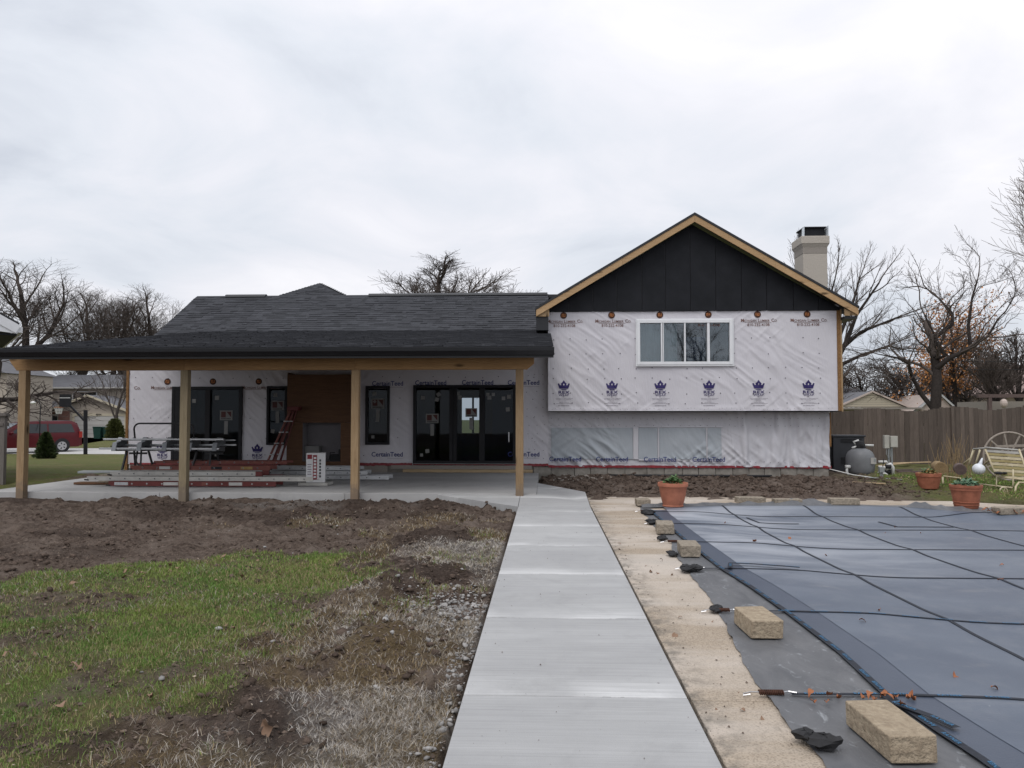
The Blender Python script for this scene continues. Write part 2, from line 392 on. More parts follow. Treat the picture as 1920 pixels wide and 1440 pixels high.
def glass_mat(name, tint, f0=.06, ior=1.52):
    t = MT(name); tr = t.n('ShaderNodeBsdfTransparent'); tr.inputs[0].default_value = c4(tint)
    gl = t.n('ShaderNodeBsdfGlossy'); gl.inputs['Roughness'].default_value = .02
    gl.inputs[0].default_value = (.9, .95, 1, 1)
    lw = t.n('ShaderNodeFresnel'); lw.inputs[0].default_value = ior
    f = t.math('ADD', lw.outputs[0], f0)
    mxs = t.n('ShaderNodeMixShader'); t.put(mxs.inputs[0], f)
    t.t.links.new(tr.outputs[0], mxs.inputs[1]); t.t.links.new(gl.outputs[0], mxs.inputs[2])
    t.t.links.new(mxs.outputs[0], t.t.nodes['Material Output'].inputs[0]); return t.m
M['glass'] = glass_mat('window_glass', (.75, .80, .82))
M['darkglass'] = glass_mat('door_glass', (.55, .6, .64), -.002, 1.27)
M['carglass'] = plain('car_glass', (.015, .018, .02), (.02, .022, .025), 3, .08, .6)

def text_mesh(txt, size, bold=0.0, align='CENTER', spacing=1.0):
    cu = bpy.data.curves.new('lettering', 'FONT'); cu.body = txt; cu.size = size; cu.align_x = align; cu.offset = bold
    cu.space_character = spacing; cu.resolution_u = 3
    ob = bpy.data.objects.new('lettering', cu); me = bpy.data.meshes.new_from_object(ob)
    vs = [tuple(v.co) for v in me.vertices]; fs = [tuple(p.vertices) for p in me.polygons]
    bpy.data.objects.remove(ob); bpy.data.meshes.remove(me); bpy.data.curves.remove(cu)
    return vs, fs

# ------------------------------------------------------------------ ground
def seg_dist(x, y, pts):
    d = np.full(np.shape(x), 1e9)
    for (ax, ay), (bx, by) in zip(pts[:-1], pts[1:]):
        dx, dy = bx - ax, by - ay; t = np.clip(((x - ax) * dx + (y - ay) * dy) / (dx * dx + dy * dy), 0, 1)
        d = np.minimum(d, np.hypot(x - ax - t * dx, y - ay - t * dy))
    return d
def in_poly(x, y, poly):
    c = np.zeros(np.shape(x), bool); n = len(poly)
    for i in range(n):
        (x1, y1), (x2, y2) = poly[i], poly[(i + 1) % n]
        c ^= ((y1 > y) != (y2 > y)) & (x < (x2 - x1) * (y - y1) / ((y2 - y1) or 1e-9) + x1)
    return c
LAWN = [(-14, 6.2), (-7.5, 6.5), (-5.4, 7.0), (-4.4, 7.7), (-3.5, 8.7), (-2.5, 8.35), (-1.95, 7.6), (-1.84, 6.5), (-1.86, 5.6), (-1.9, 4.6), (-1.85, 3.6), (-1.9, 2.4), (-2.2, 0), (-14, 0)]
def lawn_mask(x, y):
    sd = seg_dist(x, y, LAWN + LAWN[:1]) * np.where(in_poly(x, y, LAWN), 1, -1)
    n = fbm(x * 2.1, y * 2.1, 5, 3) - .5; n2 = fbm(x * .55, y * .8, 3, 9) - .5
    m = smooth(-.22, .34, sd + n * 1.7 + n2 * .6)
    patch = smooth(.60, .72, fbm(x * 1.1 + 7, y * 1.1, 4, 21))            # bare patches in the turf
    return m * (1 - .8 * patch) * (.55 + .45 * smooth(.38, .55, fbm(x * 3.1, y * 3.1, 4, 23)))
def stray_mask(x, y):   # dead and green tufts left in the torn strip beside the walkway and in the far dirt
    strip = smooth(-2.4, -1.5, x) * smooth(12.6, 11, y) * (1 - smooth(-.52, -.46, x))
    n = smooth(.50, .66, fbm(x * 1.5 + 3, y * 1.3 + 5, 4, 31))
    far = smooth(.60, .70, fbm(x * .9 + 9, y * 1.3 + 1, 4, 33)) * smooth(12.6, 11.0, y) * smooth(6.5, 8, y) * smooth(-5.5, -3.0, x)
    return np.maximum(strip * n, far * .8)
MOUNDS = ((-1.45, 3.75, .055, .34), (-1.2, 3.45, .06, .22), (-1.75, 4.2, .05, .25), (-2.0, 3.5, .04, .3), (-1.15, 4.6, .03, .25), (-1.05, 5.2, .08, .3), (-1.35, 6.9, .06, .3), (-1.0, 7.6, .07, .22), (-1.5, 9.7, .10, .4), (-3.0, 13.2, .07, .25), (-1.9, 12.9, .09, .4), (-3.7, 11.1, .07, .3))
def mounds(x, y):
    m = 0
    for mx_, my_, mh, ms in MOUNDS: m = m + mh * np.exp(-((x - mx_) ** 2 + (y - my_) ** 2) / ms ** 2) * (.45 + 1.1 * fbm(x * 3.4 + mx_, y * 3.4, 3, 19))
    return m
def dust_mask(x, y):    # grey cement dust on the torn strip
    s = smooth(-1.75, -1.1, x) * smooth(10.5, 8.5, y) * smooth(.42, .56, fbm(x * 1.0 + 1, y * .9 + 2, 4, 41))
    s = np.maximum(s, np.clip(np.exp(-((x + .92) / .30) ** 2 - ((y - 5.55) / .45) ** 2) + np.exp(-((x + .90) / .34) ** 2 - ((y - 4.2) / .40) ** 2) + .8 * np.exp(-((x + .85) / .3) ** 2 - ((y - 8.1) / .6) ** 2), 0, 1) * smooth(.32, .5, fbm(x * 2.4, y * 2.4, 4, 45)))
    return s * (x < -.3) * (1 - np.clip(mounds(x, y) * 14, 0, 1))
def gravel_mask(x, y):
    a = np.exp(-(((x + .78) / .30) ** 2 + ((y - 6.15) / .55) ** 2)); b = np.exp(-(((x + .52) / .07) ** 2)) * smooth(6.3, 5.6, y)
    return np.clip(a * 1.3 + b * .55, 0, 1) * (x < -.43)
DRYG = lambda x, y: smooth(8.9, 9.6, x) * smooth(13.4, 14.4, y)
def ground_z(x, y):
    base = -.055 + .0 * x
    left = smooth(-8, -13, x) + smooth(20, 24, y)
    z = np.where((x < -.44) & (y < 14.2), -.05, -.03)
    dirt = 1 - lawn_mask(x, y)
    rough = (fbm(x * 3.2, y * 3.2, 5, 1) - .5) * .11 + (np.abs(fbm(x * 7, y * 7, 3, 5) - .5)) * .10 - .015
    lawnb = (fbm(x * 1.2, y * 1.2, 3, 8) - .5) * .05 + (fbm(x * 9, y * 9, 2, 6) - .5) * .02
    near = smooth(26, 20, y) * smooth(-14, -11, x)
    stripm = np.exp(-((x + 1.45) / .45) ** 2) * smooth(9.5, 8, y) * (fbm(x * 2.2, y * 1.8, 4, 12) - .40) * .34
    mound = mounds(x, y)
    z = z + near * dirt * ((fbm(x * 17, y * 17, 3, 15) - .5) * .034) * smooth(14, 9, y) + near * (dirt * rough * (1.3 + .8 * smooth(8, 11, y)) + (1 - dirt) * lawnb) + near * (stripm + mound) * (x < -.44)
    z = np.where(x < -.44, np.where(x > -.62, np.minimum(z, -.035), z), z)
    # planting bed beside the house: soil raised to the slab
    bed = smooth(14.3, 14.9, y) * (x > -.16)
    z = z + bed * .035
    far = smooth(20, 40, y) * smooth(2, -8, x)
    z = z - .44 * far + near * 0
    # under the concrete and in the pool
    hard = ((x > -.47) & (x < 1.9) & (y < 14.0)) | ((x > -10.62) & (x < -.12) & (y > 14.1) & (y < 19.6)) | ((x > 1.2) & (y < 14.05) & (x < 13)) | ((x > -2) & (x < .8) & (y > 12.6) & (y < 16.3) & (y < 16.6 - 2.3 * (x + .15)) & (y > 14.5 - 1.2 * (x + 1.95)))
    z = np.where(hard, -.2, z)
    pool = (x > 2.2) & (x < 12.6) & (y < 12.6) & (y > -3)
    return np.where(pool, -.7, z)
def axis(parts):
    out = []
    for a, b, st in parts: out += list(np.arange(a, b - 1e-6, st))
    return np.array(out + [parts[-1][1]])
gx = axis([(-320, -60, 20), (-60, -16, 2), (-16, -9, .2), (-9, -3.2, .05), (-3.2, -.4, .032), (-.4, 1.0, .2), (1, 12, .1), (12, 24, .5), (24, 60, 3), (60, 320, 20)])
gy = axis([(-30, 2.4, 2.0), (2.4, 7, .034), (7, 14.3, .05), (14.3, 20.5, .08), (20.5, 30, .4), (30, 60, 2), (60, 420, 20)])
GX, GY = np.meshgrid(gx, gy)
gz = ground_z(GX, GY)
lm = lawn_mask(GX, GY)
rightlawn = np.maximum(smooth(6.6, 8.3, GX + (fbm(GX * 1.1, GY * 1.1, 4, 51) - .5) * 2.2 - .25 * (GY - 17)), 0) * smooth(13.6, 14.4, GY) * (GX > 5)
farl = np.maximum(smooth(19.3, 20.5, GY + (fbm(GX * 2, GY * 2, 3, 2) - .5) * 1.2) * (GX < -.2), smooth(25, 26, GY))
leftl = smooth(-10.8, -12.0, GX + (fbm(GX * .8, GY * .8, 4, 5) - .5) * 1.6) * (GY > 14)
grass_a = np.clip(np.maximum.reduce([lm, rightlawn * .85, farl, leftl]), 0, 1)
t = MT('ground_soil_and_turf', .95, .12)
ga, du, st = t.attr('grass'), t.attr('dust'), t.attr('stray')
n1 = t.noise(2.2, 8, .62); n2 = t.noise(14, 7, .68); n3 = t.noise(60, 4, .65); n4 = t.noise(.8, 4)
soil = t.mix(t.ramp(n2, .36, .68), (.062, .044, .034), (.165, .126, .103))
soil = t.mix(t.math('MULTIPLY', t.ramp(n1, .48, .66), .65), soil, (.205, .165, .138))
soil = t.mix(t.math('MULTIPLY', t.ramp(n3, .55, .8), .5), soil, (.19, .15, .125))
bits = t.math('SUBTRACT', 1.0, t.ramp(t.voro(9), .03, .08)); soil = t.mix(t.math('MULTIPLY', bits, .5), soil, (.30, .27, .24))
soil = t.mix(t.math('MULTIPLY', t.attr('wet'), .8), soil, t.mix(t.ramp(n2, .36, .66), (.030, .021, .017), (.072, .052, .042)))
dust = t.mix(t.ramp(n2, .35, .65), (.36, .335, .31), (.18, .16, .145))
soil = t.mix(t.math('MULTIPLY', du, t.ramp(n3, .25, .6)), soil, dust)
turf = t.mix(t.ramp(n2, .35, .65), (.095, .105, .034), (.145, .132, .05))
turf = t.mix(t.ramp(n1, .42, .62), turf, (.10, .13, .034)); turf = t.mix(t.math('MULTIPLY', t.ramp(n4, .5, .66), .6), turf, (.175, .145, .072))
turf = t.mix(t.math('MULTIPLY', t.ramp(n3, .5, .8), .45), turf, (.055, .05, .025))
dead = t.mix(t.ramp(n3, .35, .65), (.20, .145, .07), (.11, .08, .042))
soil = t.mix(t.math('MULTIPLY', st, .6), soil, dead)
lt = t.mix(t.ramp(t.noise(5, 7, .72), .54, .66), turf, (.13, .098, .062))
t.col(t.mix(t.math('MULTIPLY', ga, t.ramp(n3, .1, .45)), soil, lt)).bump(t.math('MULTIPLY_ADD', n3, .55, n2), .055, 1)
M['ground'] = t.m
g = np_mesh('ground', np.stack([GX, GY, gz], -1).reshape(-1, 3), grid_faces(len(gx), len(gy)), M['ground'], smooth=True,
            attrs={'grass': grass_a, 'dust': np.maximum(dust_mask(GX, GY) * (GY < 14), .55 * smooth(.52, .7, fbm(GX * .7, GY * .9, 3, 77)) * (GY > 12.2) * (GY < 14.4) * (GX < -.5)), 'stray': stray_mask(GX, GY), 'wet': np.clip(mounds(GX, GY) * 14 + smooth(-2.6, -1.9, GX) * smooth(9.8, 8.4, GY) * smooth(.44, .56, fbm(GX * 1.9, GY * 1.9, 4, 55)) + .8 * smooth(.54, .64, fbm(GX * .8, GY * 1.1, 4, 57)) * (GY < 14), 0, 1)})
tag(g, kind='structure')

def blades(name, dens_fn, area, n, length, width, tilt, mat, label, cat, flat=0.0):
    x0, x1, y0, y1 = area
    x = RNG.uniform(x0, x1, n); y = RNG.uniform(y0, y1, n)
    keep = RNG.random(n) < dens_fn(x, y); x, y = x[keep], y[keep]; n = len(x)
    z = ground_z(x, y) - .004
    L = length * RNG.uniform(.45, 1.25, n) ; a = RNG.uniform(0, 2 * np.pi, n); tl = np.abs(RNG.normal(0, tilt, n)) + flat
    tl = np.clip(tl, 0, 1.45)
    wd = width * (1 + np.maximum(y - 4, 0) * .22)
    dx, dy, dz = np.cos(a) * np.sin(tl), np.sin(a) * np.sin(tl), np.cos(tl)
    b = RNG.uniform(0, 2 * np.pi, n); wx, wy = np.cos(b) * wd / 2, np.sin(b) * wd / 2
    p0 = np.stack([x - wx, y - wy, z], 1); p1 = np.stack([x + wx, y + wy, z], 1)
    mid = np.stack([x + dx * L * .45, y + dy * L * .45, z + dz * L * .6], 1)
    tip = np.stack([x + dx * L, y + dy * L, z + dz * L * .85 + .003], 1)
    wv = np.stack([wx, wy, wx * 0], 1) * .8
    V = np.stack([p0, p1, mid - wv, mid + wv, tip], 1).reshape(-1, 3)
    k = np.arange(n)[:, None] * 5
    Fq = np.concatenate([k + np.array([[0, 1, 3]]), k + np.array([[0, 3, 2]]), k + np.array([[2, 3, 4]])])
    return tag(np_mesh(name, V, Fq, mat), label, cat, kind='stuff')
def blade_mat(name, ca, cb, cc, split):
    t = MT(name, .7, .25); i = t.island(); n = t.ramp(t.noise(1.4, 4), .4, .62)
    n2 = t.ramp(t.noise(.7, 3, .5, 0, t.vec((1, 1, 1), (4, 9, 0))), .42, .6)
    c = t.mix(n, ca, cb); c = t.mix(t.math('GREATER_THAN', i, t.math('MULTIPLY_ADD', n2, -.30, split)), c, cc)
    h = t.n('ShaderNodeHueSaturation'); t.put(h.inputs['Value'], t.math('MULTIPLY_ADD', t.math('FRACT', t.math('MULTIPLY', i, 17.3)), .7, .62)); t.put(h.inputs['Color'], c)
    t.col(h.outputs[0]); return t.m
M['grass'] = blade_mat('turf_blade', (.115, .205, .042), (.185, .25, .058), (.30, .245, .13), .84)
M['dead'] = blade_mat('dead_blade', (.27, .20, .11), (.20, .145, .08), (.32, .285, .235), .58)
M['dusty'] = blade_mat('dusty_blade', (.44, .41, .375), (.36, .33, .295), (.24, .20, .15), .78)
dth = lambda y: np.clip(1.15 - (y - 3) * .085, .25, 1)
blades('grass', lambda x, y: lawn_mask(x, y) * dth(y) * (.35 + .65 * smooth(.3, .55, fbm(x * 2.3, y * 2.3, 3, 61))), (-6.4, -1.2, 2.5, 9.2), 600000, .040, .0030, 1.0, M['grass'], 'short green lawn grass left beside the torn soil', 'grass')
blades('dead_grass', lambda x, y: stray_mask(x, y) * dth(y) * .9 * (1 - np.clip(mounds(x, y) * 16, 0, 1)) + .34 * lawn_mask(x, y) * smooth(.45, .62, fbm(x * 1.1 + 2, y * 1.4, 4, 87)), (-5.5, -.5, 2.6, 12.6), 260000, .058, .0029, .55, M['dead'], 'straw brown dead grass tufts scattered over the soil', 'dead grass', .45)
blades('dusty_grass', lambda x, y: dust_mask(x, y) * dth(y), (-2.0, -.5, 2.6, 10), 170000, .05, .0028, .4, M['dusty'], 'grey dusty flattened grass along the walkway', 'dead grass', .75)
blades('green_tuft_grass', lambda x, y: stray_mask(x, y) * smooth(.52, .62, fbm(x * 1.1 + 4, y * 1.1, 3, 71)) * dth(y), (-4, -.5, 2.6, 12), 80000, .05, .003, .6, M['grass'], 'thin green tufts between the soil clods', 'grass')
blades('verge_grass', lambda x, y: smooth(8.0, 9.0, x) * smooth(14.1, 14.7, y), (7.8, 12.5, 14.1, 20), 34000, .045, .005, .7, M['grass'], 'short green grass around the old glider bench', 'grass')

def lumps(name, n, fn, area, smin, smax, mat, label, cat, sink=.3, flat=.7, octa=False, zf=None):
    ico = []; ph = (1 + 5 ** .5) / 2
    P_ = np.array([(-1, ph, 0), (1, ph, 0), (-1, -ph, 0), (1, -ph, 0), (0, -1, ph), (0, 1, ph), (0, -1, -ph), (0, 1, -ph), (ph, 0, -1), (ph, 0, 1), (-ph, 0, -1), (-ph, 0, 1)]) / 1.9
    F_ = np.array([(0, 11, 5), (0, 5, 1), (0, 1, 7), (0, 7, 10), (0, 10, 11), (1, 5, 9), (5, 11, 4), (11, 10, 2), (10, 7, 6), (7, 1, 8), (3, 9, 4), (3, 4, 2), (3, 2, 6), (3, 6, 8), (3, 8, 9), (4, 9, 5), (2, 4, 11), (6, 2, 10), (8, 6, 7), (9, 8, 1)])
    if octa:
        P_ = np.array([(1, 0, 0), (0, 1, 0), (-1, 0, 0), (0, -1, 0), (0, 0, 1), (0, 0, -1.)]); F_ = np.array([(0, 1, 4), (1, 2, 4), (2, 3, 4), (3, 0, 4)])
    m_ = len(P_)
    x0, x1, y0, y1 = area
    x = RNG.uniform(x0, x1, n); y = RNG.uniform(y0, y1, n); k = RNG.random(n) < fn(x, y); x, y = x[k], y[k]; n = len(x)
    s = smin + (smax - smin) * RNG.random(n) ** 6
    z = (zf or ground_z)(x, y) + s * flat * (1 - sink) * .5
    V = P_[None] * (1 + RNG.uniform(-.45, .45, (n, m_, 1))) * (s[:, None, None] * np.stack([RNG.uniform(.7, 1.3, n), RNG.uniform(.7, 1.3, n), RNG.uniform(.5, .9, n) * flat / .7], 1)[:, None])
    a = RNG.uniform(0, 6.28, n); ca, sa = np.cos(a)[:, None], np.sin(a)[:, None]
    X = V[..., 0] * ca - V[..., 1] * sa + x[:, None]; Y = V[..., 0] * sa + V[..., 1] * ca + y[:, None]; Z = V[..., 2] + z[:, None]
    Fq = (np.arange(n)[:, None, None] * m_ + F_[None]).reshape(-1, 3)
    return tag(np_mesh(name, np.stack([X, Y, Z], -1).reshape(-1, 3), Fq, mat), label, cat, kind='stuff')
M['clod'] = plain('soil_clod', (.125, .094, .076), (.062, .045, .036), 30, .97, .08, bump=.01, per=True)
M['stone'] = plain('pale_gravel', (.34, .33, .32), (.20, .19, .18), 25, .85, .2, per=True)
lumps('soil_clods', 26000, lambda x, y: (1 - lawn_mask(x, y)) * np.clip(.15 + .75 * smooth(.45, .6, fbm(x * 1.3, y * 1.3, 3, 91)) + mounds(x, y) * 9, 0, 1), (-9, -.6, 2.7, 14), .005, .034, M['clod'], 'dark broken soil clods over the dug up yard', 'soil')
M['crumb'] = plain('soil_crumb', (.15, .115, .092), (.055, .040, .032), 30, .97, .08, per=True)
lumps('soil_crumbs', 90000, lambda x, y: (1 - lawn_mask(x, y)) * (1 - .8 * dust_mask(x, y)) * np.clip(1.2 - (y - 3) * .11, .1, 1) * (x > -.56 - y * .72), (-7, -.47, 2.7, 12), .004, .016, M['crumb'], 'fine soil crumbs over the torn ground', 'soil', .2, .8, True)
M['chip'] = plain('pale_litter', (.40, .34, .27), (.24, .18, .13), 30, .9, per=True)
lumps('plant_litter', 9000, lambda x, y: .35 + .4 * lawn_mask(x, y), (-6.5, -.5, 2.7, 11), .004, .014, M['chip'], 'pale bits of leaf and straw litter', 'litter', .1, .3, True)
lumps('bed_clods', 8000, lambda x, y: np.where(y > 16.4 - 2.3 * (x + .15), .9, 0) * (y > 14.75) * smooth(8.6, 7.3, x - .25 * (y - 17)), (-.1, 9.2, 14.6, 19.25), .010, .065, M['clod'], 'dark turned soil of the bed below the wrapped wall', 'soil')
lumps('gravel', 11000, lambda x, y: gravel_mask(x, y), (-1.6, -.455, 2.8, 7.6), .006, .026, M['stone'], 'pale crushed stone spilling along the walkway edge', 'gravel', .3, .7)
lumps('loose_stones', 900, lambda x, y: .10 + .5 * dust_mask(x, y), (-4.5, -.5, 2.8, 12), .006, .024, M['stone'], 'small pale stones dotted over the torn ground', 'stones', .3, .6)
lumps('bed_gravel', 700, lambda x, y: np.exp(-((x - .9) / .7) ** 2 - ((y - 18.4) / .8) ** 2), (-.1, 3, 16.8, 19.2), .015, .05, M['stuccodark'], 'grey brown gravel heap beside the patio', 'gravel', .3, .7)

# ------------------------------------------------------------------ walkway, patio slab, pool deck
def slab(mb_poly, z0, z1, name, mat, parent, zfn=None):
    fn = (lambda x, y, z: (x, y, z + (zfn(x, y) if zfn and z > z0 + .01 else 0))) if zfn else None
    return MB().prism(mb_poly, z0, z1, fn).build(name, mat, parent, bevel=.006)
walk = tag(bpy.data.objects.new('walkway', None), kind='structure'); COL.objects.link(walk)
ys = [-6, -3.8, -2.2, -.6, 1.0, 2.6, 4.2, 5.8, 7.4, 9.0, 10.6, 12.2, 12.9]
for a, b in zip(ys[:-1], ys[1:]):
    slab([(-.44, a + .005), (.76, a + .005), (.76, b - .005), (-.44, b - .005)], -.12, random.uniform(-.0015, .0015), 'slab', M['walk'], walk)
rise = lambda x, y: .08 * float(smooth(12.9, 14.6, y))
slab([(-.44, 12.906), (.76, 12.906), (.765, 14.6), (-.15, 16.5), (-.145, 14.2), (-.44, 14.15)], -.12, 0, 'slab', M['walk'], walk, rise)
slab([(-.446, 12.906), (-.446, 14.145), (-1.98, 14.145)], -.12, 0, 'slab', M['walk'], walk, rise)
pat = tag(bpy.data.objects.new('patio', None), kind='structure'); COL.objects.link(pat)
for a, b in ((-10.62, -7.2), (-7.194, -3.7), (-3.694, -.15)):
    slab([(a, 14.15), (b, 14.15), (b, 19.42), (a, 19.42)], -.12, .08, 'slab', M['slab'], pat)
t = MT('exposed_aggregate_deck', .93, .15)
f = t.noise(2.2, 6, .6); f2 = t.voro(75); f3 = t.noise(.7, 5, .6, .5); f4 = t.noise(55, 5, .72)
c = t.mix(t.ramp(f, .3, .7), (.43, .36, .285), (.37, .305, .235)); c = t.mix(t.ramp(f2, .12, .5), (.25, .205, .16), c)
c = t.mix(t.math('MULTIPLY', t.ramp(f4, .5, .75), .6), c, (.20, .15, .11))
dd = t.ramp(t.noise(1.0, 4, .6, .3, t.vec((.30, 1.0, 1))), .44, .60); c = t.mix(t.math('MULTIPLY', dd, .75), c, (.53, .475, .42))
gr = t.ramp(t.noise(5, 7, .7, .5, t.vec((1, .5, 1), (2, 5, 0))), .56, .70); c = t.mix(t.math('MULTIPLY', gr, .5), c, (.22, .19, .155))
c = t.mix(t.math('MULTIPLY', t.ramp(f3, .55, .75), .4), c, (.30, .29, .27))
sx_ = t.n('ShaderNodeSeparateXYZ'); t.t.links.new(t.co, sx_.inputs[0])
edge_ = t.math('MULTIPLY', t.math('SUBTRACT', 1.0, t.ramp(sx_.outputs[0], .79, 1.0)), t.ramp(t.noise(7, 6, .7), .42, .6)); c = t.mix(t.math('MULTIPLY', edge_, .75), c, (.13, .12, .105))
t.col(c).bump(t.math('ADD', f4, f2), .005); M['deck'] = t.m
deck = tag(bpy.data.objects.new('pool_deck', None), kind='structure'); COL.objects.link(deck)
ds = [-3, .8, 4.2, 7.7, 11.2, 13.0]
for a, b in zip(ds[:-1], ds[1:]):
    slab([(.782, a + .003), (2.2, a + .003), (2.2, b - .003), (.782, b - .003)], -.12, -.012, 'slab', M['deck'], deck)
dk = [(.775, 13.003), (4.4, 13.003), (4.4, 14.42), (2.6, 14.72), (.8, 14.6)]
slab(dk, -.12, -.012, 'slab', M['deck'], deck)
slab([(4.406, 13.0), (8.5, 12.4), (12.8, 11.6), (12.8, 12.9), (8.07, 13.6), (7.3, 14.12), (5.6, 14.26), (4.406, 14.42)], -.12, -.014, 'slab', M['deck'], deck)
pl = tag(MB().box(2.19, 2.3, -3, 12.99, -.7, -.125).build('pool_wall', M['slab']), kind='structure')

lumps('walkway_crumbs', 1500, lambda x, y: .12 + .8 * np.exp(-np.abs(x + .43) / .05) + .4 * np.exp(-((x - .74) / .06) ** 2), (-.435, .75, 2.7, 14), .002, .007, M['crumb'], 'soil crumbs trodden onto the walkway', 'soil', 0, .8, True, lambda x, y: 0 * x + .0015)
lumps('deck_grit', 2600, lambda x, y: .25 + .75 * np.exp(-((x - .80) / .08) ** 2), (.79, 1.5, 2.9, 13), .002, .008, M['crumb'], 'dark grit scattered on the tan concrete strip', 'grit', 0, .8, True, lambda x, y: 0 * x - .011)

# ------------------------------------------------------------------ pool cover
cover = thing('pool_cover', 'blue grey mesh safety cover stretched over the pool and held by black straps', 'pool cover', (5, 7, 0))
PER = [(1.70, -2), (1.80, 1.5), (1.91, 3.43), (1.87, 3.79), (1.83, 4.27), (1.87, 5.02), (1.85, 6.01), (1.81, 6.86), (1.73, 7.79), (1.70, 9.35), (1.69, 10.8), (1.68, 11.9), (1.72, 12.55)]
EDG = [(1.15, -2), (1.2, 1.5), (1.20, 3.1), (1.21, 3.41), (1.21, 3.67), (1.19, 4.06), (1.17, 4.48), (1.24, 5.16), (1.31, 5.99), (1.40, 6.5), (1.38, 7.24), (1.42, 8.23), (1.50, 9.38), (1.50, 10.74), (1.54, 12.3), (1.60, 13.0)]
pery, perx = [p[1] for p in PER], [p[0] for p in PER]; edgy, edgx = [p[1] for p in EDG], [p[0] for p in EDG]
far_y = lambda x: np.interp(x, [1.6, 2.9, 5.2, 6.0, 6.6, 7.3, 9, 12.8], [12.75, 13.1, 13.2, 13.0, 12.35, 12.15, 11.9, 11.3])
XST = [4.25, 6.02, 7.68, 9.28, 10.85, 12.23]
def cover_z(x, y):
    x = np.asarray(x, float); y = np.asarray(y, float)
    sag = -.085 * smooth(1.9, 3.6, x) * smooth(0, .9, far_y(x) - y)
    pk = 0
    for yy in XST: pk = pk + np.exp(-((y - yy) / .22) ** 2)
    wv = .016 * pk * smooth(2.0, 2.6, x) + .010 * (fbm(x * .9, y * .9, 3, 4) - .5) * smooth(1.9, 2.6, x)
    return .004 + sag + wv
t = MT('safety_mesh', .50, .42)
a1 = t.noise(.85, 6, .62, .6, t.vec((.45, 1.2, 1))); a2 = t.noise(3, 6, .65); a3 = t.noise(110, 2)
c = t.mix(t.ramp(a1, .35, .66), (.060, .079, .115), (.115, .136, .172)); c = t.mix(t.math('MULTIPLY', t.ramp(a2, .5, .75), .3), c, (.21, .22, .24))
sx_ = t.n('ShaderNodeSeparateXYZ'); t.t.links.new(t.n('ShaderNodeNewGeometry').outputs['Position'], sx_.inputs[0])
sheen_ = t.math('MULTIPLY', t.math('SUBTRACT', 1.0, t.ramp(sx_.outputs[0], 2.2, 5.6)), t.ramp(sx_.outputs[1], 6.4, 9.5)); sheen_n_ = t.ramp(t.noise(1.0, 6, .62, .5, t.vec((.5, 1.6, 1), (3, 8, 0))), .36, .62)
c = t.mix(t.math('MULTIPLY', t.math('MULTIPLY', sheen_, sheen_n_), .85), c, (.40, .42, .46))  # whitish sky sheen at far left, painted into the fabric colour
sp = t.math('SUBTRACT', 1.0, t.ramp(t.voro(4.5), .012, .028)); c = t.mix(t.math('MULTIPLY', sp, .6), c, (.42, .42, .42))
sm_ = t.ramp(t.noise(1.4, 7, .7, .8, t.vec((.8, 1.4, 1), (9, 1, 0))), .60, .72); c = t.mix(t.math('MULTIPLY', sm_, .35), c, (.24, .235, .23))
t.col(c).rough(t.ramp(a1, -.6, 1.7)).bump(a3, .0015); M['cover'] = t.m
t = MT('safety_mesh_band', .45, .4); a1 = t.noise(2, 5); t.col(t.mix(t.ramp(a1, .3, .7), (.048, .062, .092), (.062, .078, .110))).bump(t.noise(110, 2), .0015); M['band'] = t.m
t = MT('border_tarp', .55, .4); a1 = t.noise(3.2, 7, .66, .6, t.vec((1.6, .8, 1))); a2 = t.noise(9, 7, .7, 1.2, t.vec((1, .6, 1), (3, 3, 0)))
c = t.mix(t.ramp(a1, .35, .65), (.085, .088, .095), (.13, .132, .138)); c = t.mix(t.math('MULTIPLY', t.ramp(a2, .58, .74), .7), c, (.40, .42, .44))
t.col(c).bump(a1, .01); M['tarp'] = t.m
def strip_mesh(name, xa, xb, ylist, nx, zfn, mat, parent):
    V = []
    for y in ylist:
        for i in range(nx):
            x = xa(y) + (xb(y) - xa(y)) * i / (nx - 1); V.append((x, y))
    V = np.array(V); Z = zfn(V[:, 0], V[:, 1])
    return np_mesh(name, np.column_stack([V, Z]), grid_faces(nx, len(ylist)), mat, parent, smooth=True, w=True)
yl = np.concatenate([np.arange(-2, 3, .25), np.arange(3, 12.5, .07)])
P1 = lambda y: np.interp(y, pery, perx); E1 = lambda y: np.interp(y, edgy, edgx)
strip_mesh('cover_band', P1, lambda y: P1(y) + .24, yl, 6, lambda x, y: cover_z(x, y) + .001, M['band'], cover)
# main fabric in (x, t) space up to the curved far edge
xs_ = np.concatenate([np.arange(0, 1, .02)]) ; V = []; nx_, ny_ = 150, 150
for j in range(ny_):
    for i in range(nx_):
        u = i / (nx_ - 1); x = 1.9 + (12.6 - 1.9) * u ** 1.3; yt = far_y(x); y = -2 + (yt + 2) * (j / (ny_ - 1)) ** .8
        x = max(x, float(P1(y)) + .235) if i == 0 else x + (float(P1(y)) + .235 - 1.9) * max(0, 1 - u * 4)
        V.append((x, y))
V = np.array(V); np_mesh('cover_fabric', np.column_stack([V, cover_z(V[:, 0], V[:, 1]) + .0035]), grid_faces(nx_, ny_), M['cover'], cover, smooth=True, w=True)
def flap_z(x, y):
    return -.006 + .022 * np.abs(fbm(x * 5, y * 2.2, 4, 14) - .5) + .035 * np.maximum(0, fbm(x * 3.2, y * 3.2, 3, 15) - .62) * 4 * smooth(.25, .0, x - np.interp(y, edgy, edgx))
